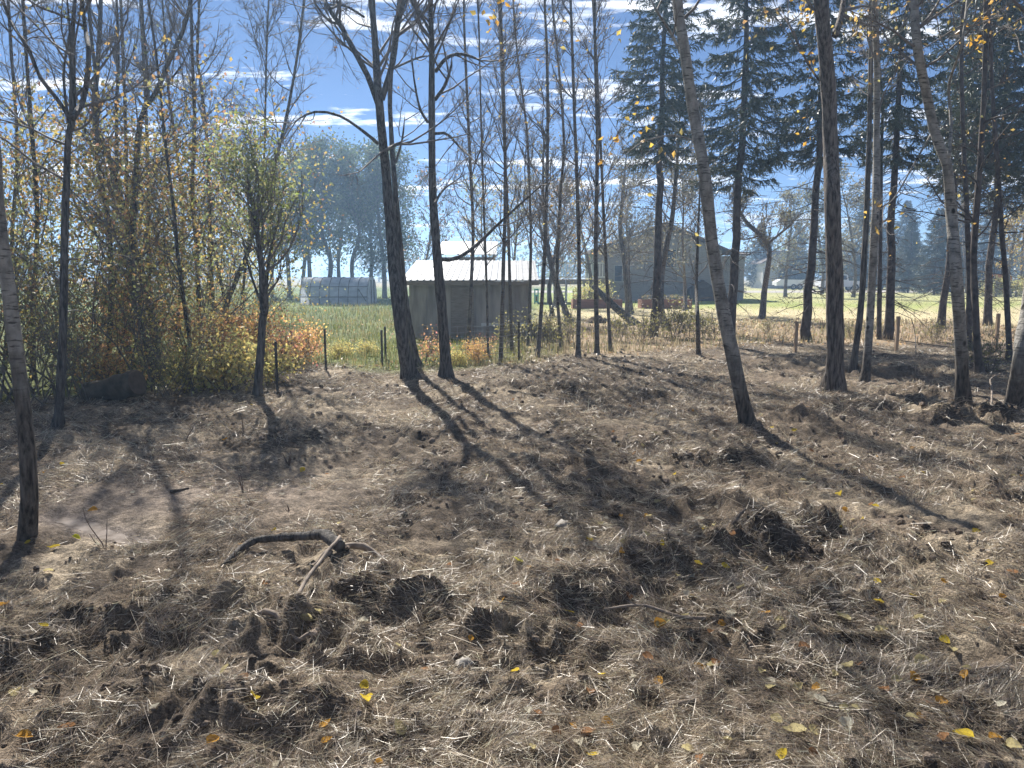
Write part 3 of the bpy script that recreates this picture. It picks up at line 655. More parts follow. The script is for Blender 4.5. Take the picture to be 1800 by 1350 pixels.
MB().box(tx+.2, tx+.7, 65.75, 66.25, 1.3, 1.75).build('seat', M['black'], tk)
rf = empty('rail_fence', (at(1790, 490, 60)[0], 60, 0), 'weathered wooden rail fence at the right edge beyond the lawn', 'fence'); x0_ = at(1752, 490, 60)[0]
for k in range(5): MB().box(x0_+k*1.6, x0_+.12+k*1.6, 60, 60.12, -.1, 1.25).build('post', M['wood_grey'], rf)
for z in (1.0, .55): MB().box(x0_-.1, x0_+6.7, 59.94, 59.998, z, z+.14).build('rail', M['wood_grey'], rf)
cbx = at(1376, 470, 100)[0]; cab_ = empty('cabin', (cbx+2, 100, 0), 'pale cabin wall glimpsed between branches beyond the drive', 'cabin')
MB().prism([(cbx-2.5, 0), (cbx+2.4, 0), (cbx+2.4, 3.3), (cbx, 4.6), (cbx-2.5, 3.3)], 100, 105).build('wall', M['trim'], cab_)
mbr = MB(); quadslab(mbr, (cbx-2.9, 99.6, 3.1), (cbx-2.9, 105.4, 3.1), (cbx, 105.4, 4.72), (cbx, 99.6, 4.72), -.12); quadslab(mbr, (cbx+.002, 99.6, 4.72), (cbx+.002, 105.4, 4.72), (cbx+2.8, 105.4, 3.1), (cbx+2.8, 99.6, 3.1), -.12); mbr.build('roof', M['shingle'], cab_)
window(cab_, cbx-.6, cbx+.7, 1.2, 2.4, 100)
c0 = at(1297, 517, 60); ch = empty('lawn_chair', (c0[0]+.3, 60, 0), 'metal-armed lawn chair at the corner of the house shadow', 'chair')
for dx in (0, .62):
    for dy in (0, .5): MB().tube([(c0[0]+dx, 60+dy, 0), (c0[0]+dx, 60+dy, .62)], .02, 5).build('leg', M['steel'], ch)
    MB().tube([(c0[0]+dx, 59.95, .6), (c0[0]+dx, 60.2, .66), (c0[0]+dx, 60.55, .64)], .025, 5).build('armrest', M['steel'], ch)
MB().box(c0[0]+.03, c0[0]+.6, 60, 60.5, .4, .44).build('seat', M['black'], ch); MB().box(c0[0]+.03, c0[0]+.6, 60.5, 60.54, .45, 1.0).build('backrest', M['black'], ch)

# ------------------------------------------------------------------ fence posts and wire
for (u, v0, v1, lab, mat, w) in ((1398, 566, 618, 'square timber post beside the spruce trunk left of the thick brown trunk', 'post', .028), (1575, 557, 616, 'square timber post standing right of the paired slim trunks', 'post', .03), (1750, 552, 611, 'square timber post near the right edge between dark trunks', 'post', .03)):
    b = gp(u, v1+3); tp = at(u, v0, b[1]); o = empty('fence_post', b, lab, 'post', 'timber posts along the far edge')
    MB().box(b[0]-w, b[0]+w, b[1]-w, b[1]+w, b[2]-.2, tp[2]).build('post_shaft', M[mat], o)
    MB().prism([(b[0]-w, tp[2]+.001), (b[0]+w, tp[2]+.001), (b[0]+w*.7, tp[2]+.012), (b[0]-w*.7, tp[2]+.012)], b[1]-w, b[1]+w).build('post_cap', M[mat], o)
def tpost(u, v0, v1, lab):
    b = gp(u, v1); tp = at(u, v0, b[1]); o = empty('steel_fence_post', b, lab, 'post', 'steel wire fence posts')
    MB().box(b[0]-.018, b[0]+.018, b[1]-.004, b[1]+.004, b[2]-.2, tp[2]).build('flange', M['steel'], o); MB().box(b[0]-.004, b[0]+.004, b[1]-.035, b[1]-.0045, b[2]-.2, tp[2]-.003).build('stem', M['steel'], o)
    for k in range(5): MB().box(b[0]-.01, b[0]+.01, b[1]-.045, b[1]-.036, b[2]+.1+k*(tp[2]-b[2])/6, b[2]+.13+k*(tp[2]-b[2])/6).build('stud', M['steel'], o)
    return b
tpost(573, 578, 652, 'dark steel fence post standing alone in the yellow weeds'); tpost(672, 580, 645, 'left of two steel fence posts against the thick dark trunk'); tpost(678, 574, 640, 'right of two steel fence posts against the thick dark trunk')
tpost(488, 600, 690, 'thin steel post just right of the dark leafy stump trunk'); tpost(912, 565, 634, 'thin steel post among slim aspens below the shed corner')
wf = empty('wire_fence', gp(820, 640), 'sagging page wire fence right of the twin dark trunks', 'wire fence')
wa, wb = flat(735, 645), flat(912, 637)
for k in range(7):
    z = .10+k*.105; P = [(wa[0]+(wb[0]-wa[0])*q, wa[1]+(wb[1]-wa[1])*q, z-.035*sin(q*pi)+.012*sin(q*17+k)) for q in np.linspace(0, 1, 14)]
    MB().tube(P, .0042, 4).build('wire', M['wire'], wf)
for k in range(12):
    q = (k+.5)/12; x = wa[0]+(wb[0]-wa[0])*q; y = wa[1]+(wb[1]-wa[1])*q
    MB().tube([(x, y-.005, .10-.035*sin(q*pi)), (x+.01, y-.005, .73-.035*sin(q*pi))], .003, 4).build('stay_wire', M['wire'], wf)
# ------------------------------------------------------------------ trees
def spline(P, n):
    P = np.asarray(P, float); Pp = np.vstack([2*P[0]-P[1], P, 2*P[-1]-P[-2]])
    seg = np.linalg.norm(np.diff(P, axis=0), axis=1); cum = np.concatenate([[0], np.cumsum(seg)]); s = np.linspace(0, cum[-1], n)
    i = np.clip(np.searchsorted(cum, s, 'right')-1, 0, len(P)-2); t = ((s-cum[i])/(seg[i]+1e-9))[:, None]
    a, b, c, d = Pp[i], Pp[i+1], Pp[i+2], Pp[i+3]
    return .5*((2*b)+(-a+c)*t+(2*a-5*b+4*c-d)*t*t+(-a+3*b-3*c+d)*t**3)
def unit(v): return v/(np.linalg.norm(v)+1e-9)
def limb(rg, S, D, L, n=7, wander=.16, up=.10):
    P = [np.array(S, float)]; D = unit(np.array(D, float)); st = L/(n-1)
    for _ in range(n-1):
        D = unit(D+rg.normal(0, wander, 3)+A(0, 0, up)); P.append(P[-1]+D*st)
    return np.array(P)
def side_dir(rg, T, ang):
    q = np.cross(T, rg.normal(0, 1, 3)); q = unit(q); return T*cos(ang)+q*sin(ang)
class Wood:
    def __init__(s, rg, Y): s.rg = rg; s.mb = MB(); s.S = []; s.D = []; s.L = []; s.R = []; s.rmin = .00022*Y; s.near = Y < 18
    def twig(s, P, n, L0, ang=.8):
        rg = s.rg; k = len(P)
        t = rg.uniform(.25, 1, n)*(k-1); i = np.minimum(t.astype(int), k-2); f = (t-i)[:, None]
        S = P[i]*(1-f)+P[i+1]*f; T = P[i+1]-P[i]; T /= np.linalg.norm(T, axis=1)[:, None]+1e-9
        q = np.cross(T, rg.normal(0, 1, (n, 3))); q /= np.linalg.norm(q, axis=1)[:, None]+1e-9
        a = ang*rg.uniform(.6, 1.3, n)[:, None]
        s.S.append(S); s.D.append(T*np.cos(a)+q*np.sin(a)+A(0, 0, .12)); s.L.append(L0*rg.uniform(.4, 1.3, n)); s.R.append(np.full(n, max(.0022, s.rmin)))
    def branch(s, S, D, L, r, subs, tw, wander=.16, up=.10, explicit=None):
        rg = s.rg; P = explicit if explicit is not None else limb(rg, S, D, L, 7, wander, up)
        r = max(r, s.rmin*1.5); R = np.linspace(r, max(r*.22, s.rmin), len(P)); s.mb.tube(P, R, 5 if r > .012 else 4, False)
        for _ in range(subs):
            t = rg.uniform(.22, .97); x = t*(len(P)-1); i = min(int(x), len(P)-2); f = x-i
            Q = P[i]*(1-f)+P[i+1]*f; T = unit(P[i+1]-P[i]); d = side_dir(rg, T, rg.uniform(.45, .95))
            l = L*rg.uniform(.25, .5)*(1.15-.6*t); SP = limb(rg, Q, d, l, 4, .18, up*.8)
            s.mb.tube(SP, np.linspace(max(r*.42*(1-.4*t), s.rmin*1.2), s.rmin, 4), 3, False); s.twig(SP, tw, l*.55)
        s.twig(P, tw*2, L*.2); return P
    def finish(s):
        if not s.S: return np.zeros((0, 3))
        S, D, L, R = map(np.concatenate, (s.S, s.D, s.L, s.R)); E = s.mb.twigs(S, D, L, R, .3, s.rg); return np.vstack([E, S+(E-S)*.55])
def tree(name, label, px, w0, w1, H, bark_m, cat='tree', group=None, Y=None, zb=1.6, nb=22, bl=1.6, subs=5, tw=5, el=(.35, .95), limbs=(), leaves=0, pal=None, lsize=.06, lz=(0, 99), seed=None, wander=.16, up=.10, stubs=0, knob=.03, up_limb=True, base_z=None, lspread=.12, fol='foliage'):
    rg = np.random.default_rng(seed if seed is not None else abs(int(px[0][0]*7+px[0][1]*13)))
    if Y is None: b = gp(px[0][0], px[0][1]); Y = b[1]
    else: b = at(px[0][0], px[0][1], Y); b[2] = float(hf(b[0:1], b[1:2])[0])
    if base_z is not None: b[2] = base_z
    pts = [b]+[at(u, v, Y+.012*Y*rg.normal(0, 1)) for u, v in px[1:]]
    d = unit(pts[-1]-pts[-2]); d = unit(d*A(.7, .7, 1)+A(0, 0, .25))
    while pts[-1][2] < H: d = unit(d+rg.normal(0, .06, 3)+A(0, 0, .08)); pts.append(pts[-1]+d*max(.8, H*.1))
    pts = [b-A(0, 0, .18)-.18*A(*(unit(pts[1]-b)*A(1, 1, 0)))]+pts
    n = 40 if Y < 16 else 26; P = spline(pts, n)
    P[2:] += np.cumsum(rg.normal(0, 1, (n-2, 3))*A(1, 1, 0), 0)*(.0012*w0/20)
    hgt = P[:, 2]-b[2]; wk = .70 if Y < 20 else .9; r0 = wk*w0*.5*Y/FPX; r1 = wk*w1*.5*Y/FPX; zt = max(.5, pts[len(px)][2]-b[2])
    R = np.where(hgt < zt, r0+(r1-r0)*np.clip(hgt/zt, 0, 1), r1*np.clip(1-(hgt-zt)/(max(hgt.max(), zt+.1)-zt+1e-6), 0, 1)**.8+.004)
    R = R*(1+.22*np.exp(-np.clip(hgt, 0, 9)/(.9*r0+.05)))*(1+knob*rg.normal(0, 1, n))
    o = empty(name, b, label, cat, group)
    tb = MB(); sides = 16 if Y < 16 else 9; tb.tube(P, R, sides)
    Vt = tb.V[0]; ang = np.tile(np.arange(sides), n)   # uneven girth
    nzv = vn(Vt[:len(ang), 2]*1.0+ang*.37, ang*1.3, .35, int(b[0]*10) & 255)
    aa = ang*2*pi/sides; hh_ = np.repeat(np.clip(hgt, 0, 9), sides); lob = np.maximum(0, np.cos(aa*3+b[0]*5)+.6*np.cos(aa*5+b[0]*3))*np.exp(-hh_/(.05+.9*r0))*.5
    cen = np.repeat(P, sides, 0); Vt[:len(ang)] = cen+(Vt[:len(ang)]-cen)*(1+.16*nzv+lob)[:, None]; tb.build('trunk', M[bark_m], o, smooth=True)
    w = Wood(rg, Y); zmax = hgt.max()
    for (lp, lw0, lw1) in limbs:
        LP = spline([at(u, v, Y+rg.normal(0, .02)*Y+j*.06*rg.normal(0, 1)) for j, (u, v) in enumerate(lp)], 14); L = np.linalg.norm(np.diff(LP, axis=0), axis=1).sum()
        if lp[-1][1] <= 5 and up_limb:
            ext = limb(rg, LP[-1], LP[-1]-LP[-3], zmax*.22, 7, .12, .12); LP = np.vstack([LP, ext[1:]])
        lb = MB(); lb.tube(LP, np.concatenate([np.linspace(lw0*.85, lw1*.8, 14)*(np.ones(14) if len(LP) > 14 else np.concatenate([np.ones(8), np.linspace(.95, .25, 6)])), np.linspace(lw1, lw1*.25, len(LP)-14)])*.5*Y/FPX, 8, True); lb.build('limb', M[bark_m], o, smooth=True)
        m = max(3, int(L*2.2))
        for _ in range(m):
            t = rg.uniform(.2, .98)*(len(LP)-1); i = min(int(t), len(LP)-2); w.branch(LP[i], side_dir(rg, unit(LP[i+1]-LP[i]), rg.uniform(.5, 1.1)), bl*rg.uniform(.4, .9), lw1*.35*Y/FPX, max(2, subs-1), tw, wander, up)
    for _ in range(nb):
        z = zb+(zmax-zb)*rg.uniform(0, .97)**.9; i = int(np.clip(np.searchsorted(hgt, z), 1, n-2)); f = (z-zb)/(zmax-zb)
        az = rg.uniform(0, 2*pi); e = rg.uniform(*el); D = A(cos(az)*cos(e), sin(az)*cos(e), sin(e))
        L = bl*rg.uniform(.5, 1.15)*(1-.55*f); w.branch(P[i], D, L, min(R[i]*.45, .011*L+.004), subs, tw, wander, up)
    for _ in range(stubs):
        z = zb*rg.uniform(.3, 1); i = int(np.clip(np.searchsorted(hgt, z), 1, n-2)); az = rg.uniform(0, 2*pi)
        w.branch(P[i], A(cos(az), sin(az), rg.uniform(-.1, .4)), bl*rg.uniform(.2, .5), .006, 2, 2, .15, 0)
    E = w.finish()
    if w.mb.V: w.mb.build('branches', M['bark_twig'] if bark_m != 'bark_spruce' else M['bark_spruce'], o, smooth=True)
    if leaves and len(E):
        k = (E[:, 2] > lz[0]) & (E[:, 2] < lz[1]); E = E[k]
        if len(E):
            c = E[rg.integers(0, len(E), leaves)]+rg.normal(0, lspread, (leaves, 3))*A(1, 1, .8)
            lm = MB(); lm.leaves(c, lsize, pal, rg); lm.build(fol, M['leaf'], o)
    return o
YEL = [(.56,.43,.10),(.60,.40,.10),(.54,.34,.10),(.48,.40,.13)]
GOLD = [(.55,.41,.13),(.50,.30,.12),(.42,.34,.13),(.38,.37,.14)]
OLIVE = [(.28,.30,.14),(.24,.28,.13),(.38,.38,.17),(.22,.25,.12)]
DULL = [(.085,.12,.045),(.065,.095,.04),(.125,.15,.055),(.055,.08,.036)]
RUST = [(.36,.20,.12),(.30,.18,.12),(.42,.26,.13)]

# --- foreground and middle trees whose trunks can be told apart
tree('aspen_tree', 'pale mottled aspen trunk nearest the camera at the left edge', [(45,948),(51,850),(40,700),(22,560),(8,450),(-6,360),(-20,200)], 40, 29, 9, 'bark_aspen', zb=3.6, nb=22, bl=1.8, leaves=160, pal=YEL, lsize=.055)
tree('dark_tree', 'slim dark trunk forking high, right of the left-edge aspen', [(103,757),(110,600),(115,400),(121,250),(128,205)], 21, 15, 4.6, 'bark_dark', zb=2.2, nb=16, bl=1.8, subs=6, tw=6, stubs=6,
     limbs=[([(124,212),(105,180),(70,135),(52,90),(20,40),(5,0)], 9, 5), ([(128,208),(148,170),(156,100),(150,50),(143,0)], 12, 8), ([(120,215),(112,130),(122,60),(118,0)], 6, 3.5)], leaves=260, pal=OLIVE+YEL, lsize=.05)
tree('leafy_stump_tree', 'dark stubby trunk with a small green leafy crown on the left', [(452,702),(457,630),(461,560),(464,535)], 21, 18, 2.2, 'bark_dark', zb=1.15, nb=34, bl=1.5, subs=6, tw=5, el=(.6, 1.25), leaves=2600, pal=OLIVE+[(.20,.26,.07),(.28,.30,.07)], lsize=.055, up=.2,
     limbs=[([(466,545),(470,480),(480,420),(500,350)], 9, 4), ([(460,545),(458,470),(462,400),(455,330)], 9, 4), ([(462,540),(440,480),(425,420)], 6, 3)])
tree('thick_dark_tree', 'thickest dark forked trunk left of centre, casting the long shadow', [(718,668),(702,560),(690,450),(680,320),(668,190),(661,90),(655,0)], 34, 14, 7.4, 'bark_dark', zb=4.2, nb=26, bl=2.0, subs=7, tw=7,
     limbs=[([(664,182),(645,130),(622,88),(602,50),(580,18),(566,-10)], 12, 7), ([(671,175),(690,110),(700,40),(712,-5)], 13, 9), ([(664,252),(640,232),(600,205),(560,196),(530,206),(500,228)], 7, 3), ([(682,262),(700,252),(718,244)], 9, 6),
            ([(625,90),(598,75),(580,50)], 4, 2), ([(640,30),(610,12),(580,8),(560,5.5)], 5, 3)], leaves=90, pal=RUST, lsize=.05)
tree('twin_dark_tree', 'dark trunk rising close behind the thickest forked trunk', [(734,650),(715,540),(702,420),(694,320),(688,230),(686,170),(690,100),(700,20)], 17, 9, 7.4, 'bark_dark', Y=13.4, zb=4.5, nb=18, bl=1.7,
     limbs=[([(696,285),(707,245),(712,200)], 5, 3), ([(692,120),(740,100),(770,100)], 5, 3)])
tree('straight_dark_tree', 'straight dark trunk with curling limbs just right of the thickest trunk', [(786,664),(777,560),(767,450),(760,330),(758,200),(758,80),(756,0)], 28, 11, 7.6, 'bark_dark', zb=4.0, nb=24, bl=1.8, subs=7, tw=7,
     limbs=[([(765,175),(782,150),(792,120),(795,95)], 8, 5), ([(766,125),(785,102),(808,95),(835,102),(858,115)], 8, 4), ([(757,58),(745,35),(728,12),(718,-8)], 7, 5), ([(768,455),(800,455),(836,432),(880,390),(930,345),(985,298)], 9, 3),
            ([(763,360),(778,335),(800,318),(828,300)], 6, 3), ([(752,215),(738,190),(728,140),(722,90)], 6, 3), ([(764,235),(785,235),(805,255),(840,290),(862,325)], 6, 3)], leaves=110, pal=YEL+RUST, lsize=.05)
AB = dict(bark_m='bark_grey', zb=1.7, nb=44, bl=1.2, subs=5, tw=6, el=(.55, 1.1))
slim = [([(822,628),(828,500),(831,400),(824,240),(816,60),(815,0)], 10, 6, 'slim bare aspen rising in front of the tin shed roof', 15.5),
        ([(858,636),(856,520),(851,380),(846,220),(842,60)], 7, 4, 'thinnest bare stem in front of the right half of the shed', 15),
        ([(880,640),(885,470),(888,330),(886,200),(882,80),(880,0)], 11, 7, 'slim bare aspen nearest the right end of the shed roof', 14.6),
        ([(900,632),(896,500),(893,390),(886,250),(881,120),(876,0)], 9, 5, 'slim bare aspen paired closely with the one at the shed corner', 15.8),
        ([(928,606),(933,450),(932,370),(926,230),(912,120),(902,0)], 8, 5, 'leaning bare aspen just right of the shed corner', 18),
        ([(945,628),(955,490),(960,370),(963,250),(962,100),(958,0)], 11, 7, 'bare aspen with a slight lean before the raised deck', 15.2),
        ([(986,602),(979,490),(985,340),(991,250),(982,120),(970,0)], 9, 6, 'bare aspen bending at mid height before the raised deck', 17.5),
        ([(1016,628),(1018,480),(1015,340),(1010,200),(1006,80),(1003,0)], 11, 7, 'bare aspen standing left of the leaning dead log', 15),
        ([(1050,620),(1047,450),(1050,250),(1047,130),(1045,0)], 12, 8, 'straightest bare aspen in front of the leaning dead log', 15.7),
        ([(1073,610),(1066,480),(1060,350),(1055,240),(1050,130),(1042,0)], 9, 6, 'bare aspen just left of the leftmost tall spruce', 16.6)]
for px, w0, w1, lab, Y in slim:
    tree('slim_aspen', lab, px, w0, w1*.85, 8.8, Y=Y, group='slim bare aspens in the middle', leaves=45, pal=YEL, lsize=.055, **AB)
tree('slim_sapling', 'short dark sapling at the far edge left of the leaning birch', [(1228,622),(1226,560),(1224,500),(1226,430),(1230,330)], 11, 4, 4.2, 'bark_dark', Y=15.5, zb=1.2, nb=20, bl=.8)
tree('leaning_birch', 'pale leaning birch trunk right of centre with long shadow', [(1313,752),(1290,640),(1266,520),(1250,420),(1238,300),(1220,200),(1205,100),(1190,0)], 35, 23, 7.4, 'bark_aspen_tall', zb=4.0, nb=22, bl=2.1, subs=5, tw=5, leaves=240, pal=YEL, lsize=.06,
     limbs=[([(1205,110),(1180,60),(1155,20),(1140,-10)], 7, 4), ([(1232,250),(1180,238),(1130,250),(1095,275)], 4, 2)])
tree('brown_barked_tree', 'thick brown furrowed trunk right of the leaning birch', [(1467,690),(1468,500),(1465,350),(1462,250),(1455,100),(1446,0)], 42, 33, 9, 'bark_brown', zb=4.0, nb=24, bl=2.0, subs=5, tw=5, leaves=520, pal=GOLD, lsize=.065, lz=(3.2, 9),
     limbs=[([(1468,62),(1478,30),(1484,-8)], 14, 10), ([(1455,160),(1425,120),(1395,60),(1370,10)], 5, 3)], knob=.02)
tree('slim_dark_tree', 'slim dark leaning trunk just right of the thick brown trunk', [(1499,658),(1513,540),(1522,400),(1527,260),(1530,120),(1532,0)], 16, 9, 8, 'bark_dark', Y=12.8, zb=3.2, nb=16, bl=1.4, leaves=120, pal=GOLD)
tree('grey_aspen', 'straight grey aspen trunk, right one of the pair beside the brown trunk', [(1521,670),(1530,540),(1538,380),(1541,240),(1541,100),(1537,0)], 21, 14, 8.5, 'bark_aspen_tall', zb=3.4, nb=20, bl=1.5, leaves=220, pal=GOLD, lsize=.06)
tree('crooked_aspen', 'pale crooked aspen with sunlit left rim and a bend up high', [(1690,728),(1689,600),(1682,480),(1673,380),(1666,290),(1645,238),(1630,170),(1614,90),(1605,0)], 31, 18, 8, 'bark_aspen_tall', zb=2.6, nb=30, bl=1.6, subs=5, leaves=420, pal=YEL, lsize=.06,
     limbs=[([(1668,275),(1672,215),(1668,150),(1690,80),(1700,0)], 7, 4), ([(1640,230),(1600,300),(1570,350),(1530,380)], 4, 2)])
tree('edge_birch', 'pale birch trunk cut off by the right edge', [(1782,738),(1796,620),(1808,540),(1822,420),(1830,200),(1828,0)], 42, 30, 8, 'bark_aspen_tall', zb=2.8, nb=26, bl=1.7, leaves=300, pal=YEL, lsize=.06)
for px, w0, w1, lab, Y in (([(1545,600),(1546,520),(1548,400),(1550,250)], 12, 7, 'thin dark trunk glimpsed between the grey aspen and a spruce', 19.5), ([(1719,668),(1716,560),(1712,450),(1722,300),(1730,160),(1733,0)], 17, 10, 'slim dark trunk immediately right of the crooked pale aspen', 12.4),
                     ([(1702,612),(1704,500),(1700,380),(1694,250),(1690,100)], 15, 9, 'dark trunk half hidden behind the crooked pale aspen', 17), ([(1776,622),(1768,500),(1760,400),(1752,280),(1744,160),(1738,0)], 14, 8, 'dark trunk leaning left near the right-edge birch', 14.5)):
    tree('dark_slim_tree', lab, px, w0, w1, 9, 'bark_spruce', Y=Y, zb=1.6, nb=34, bl=1.2, subs=4, tw=5, el=(-.1, .5), leaves=160, pal=GOLD, lsize=.055, group='slim dark trunks on the right')
tree('crooked_lawn_tree', 'crooked brown tree standing alone on the lawn right of the house', [(1340,562),(1344,510),(1352,455),(1350,430),(1335,412),(1310,388)], 13, 7, 4.2, 'bark_brown', zb=2.2, nb=36, bl=1.7, subs=6, tw=6, leaves=700, pal=[(.24,.22,.11),(.30,.24,.10),(.18,.18,.09)], lsize=.09,
     limbs=[([(1350,428),(1372,410),(1395,390),(1410,365)], 6, 3), ([(1335,414),(1315,420),(1290,422)], 4, 2)])
# leaning and dark trunks in front of the deck
for px, w0, w1, H, lab in (([(1001,566),(985,520),(972,480),(962,430),(955,360)], 13, 7, 6, 'dark curved trunk leaning left in front of the deck stairs'), ([(972,556),(966,510),(975,450),(985,390)], 8, 5, 5, 'thin dark trunk left of the curved trunk before the deck'),
                          ([(1165,575),(1160,530),(1163,480),(1172,430),(1182,380)], 17, 9, 6, 'curved dark trunk right beside the leftmost spruce trunk'), ([(1105,552),(1102,500),(1098,460),(1090,400)], 13, 8, 6, 'stout dark trunk behind the leaning dead log')):
    tree('yard_tree', lab, px, w0, w1, H, 'bark_dark', zb=1.6, nb=26, bl=2.2, subs=6, tw=6, leaves=500, pal=[(.22,.19,.12),(.28,.24,.13),(.16,.16,.09)], lsize=.09, group='dark yard trees by the deck')
# left wood
LW = dict(subs=6, tw=6, el=(.3, 1.05))
lw = [([(272,662),(240,520),(232,430),(238,340),(243,240),(252,195),(276,160),(296,110),(320,60),(336,0)], 18, 9, 'dark trunk curving right up high in the left wood', 12, [([(278,160),(300,140),(325,105),(340,60)], 6, 3), ([(252,195),(262,150),(255,80),(250,0)], 5, 3)], 1.9),
      ([(278,580),(258,510),(225,400),(200,300),(175,235),(165,200),(172,120),(178,0)], 20, 9, 'dark heavy trunk leaning left deep in the left wood', 14, [([(205,310),(205,200),(208,100),(205,0)], 8, 5)], 2.0),
      ([(268,640),(262,450),(260,310),(257,200),(252,100),(247,0)], 10, 6, 'thin straight trunk between two curved trunks in left wood', 16, [], 1.5),
      ([(345,690),(332,590),(320,510),(312,450),(306,380),(290,250),(280,150)], 12, 5, 'slender kinked trunk above the orange shrub on the left', 11.2, [([(318,490),(295,450),(270,430)], 4, 2)], 1.5),
      ([(352,620),(346,450),(338,330),(342,220),(338,100),(335,0)], 12, 7, 'straight dark trunk right of centre in the left wood', 16, [], 1.8),
      ([(378,600),(370,450),(366,280),(356,170),(347,100),(350,0)], 11, 6, 'slightly leaning trunk, second from right in left wood', 17, [], 1.7),
      ([(392,580),(398,540),(412,500),(436,440),(452,380),(478,300),(500,220),(520,110)], 14, 6, 'trunk leaning right out of the left wood toward the meadow', 15, [([(398,540),(385,480),(372,420),(370,350)], 7, 4)], 1.6),
      ([(228,640),(224,450),(222,270),(218,140),(212,0)], 11, 6, 'thin trunk left of the right-curving trunk in left wood', 15, [], 1.6),
      ([(188,650),(195,520),(190,380),(170,280),(172,180),(160,60)], 14, 7, 'dark trunk between the forked tree and the heavy leaning trunk', 13, [], 1.8),
      ([(60,680),(58,540),(66,400),(58,250),(48,120),(40,0)], 13, 7, 'dark trunk just right of the left-edge aspen, farther back', 12, [], 1.9),
      ([(12,700),(14,560),(22,400),(30,260),(20,100)], 11, 6, 'dark trunk at the very left edge behind the aspen', 13, [], 1.9),
      ([(310,640),(318,500),(322,380),(310,260),(296,160),(288,40)], 10, 5, 'thin leaning trunk deep in the middle of left wood', 18, [], 1.7),
      ([(420,640),(428,500),(440,400),(462,300),(466,200),(468,100)], 8, 4, 'bare twiggy stem behind the leafy stump tree', 16, [([(440,400),(430,300),(420,220)], 4, 2)], 1.8)]
for px, w0, w1, lab, Y, lm, bl in lw:
    tree('wood_tree', lab, px, w0, w1, 8.5, 'bark_dark', Y=Y, zb=1.0, nb=40, bl=bl*1.1, limbs=lm, leaves=1500, pal=OLIVE+GOLD+RUST+GOLD+YEL, lsize=.07, lz=(0, 4.2), lspread=.45, stubs=4, group='trunks of the left wood', **LW)

def thing_copy(src, loc, rz, sc, label):
    r = src.copy(); col.objects.link(r); r.location = tuple(float(c) for c in loc); r.rotation_euler = (0, 0, rz); r.scale = (sc, sc, sc)
    r['label'] = label
    for ch in src.children:
        c = ch.copy(); col.objects.link(c); c.parent = r
    return r
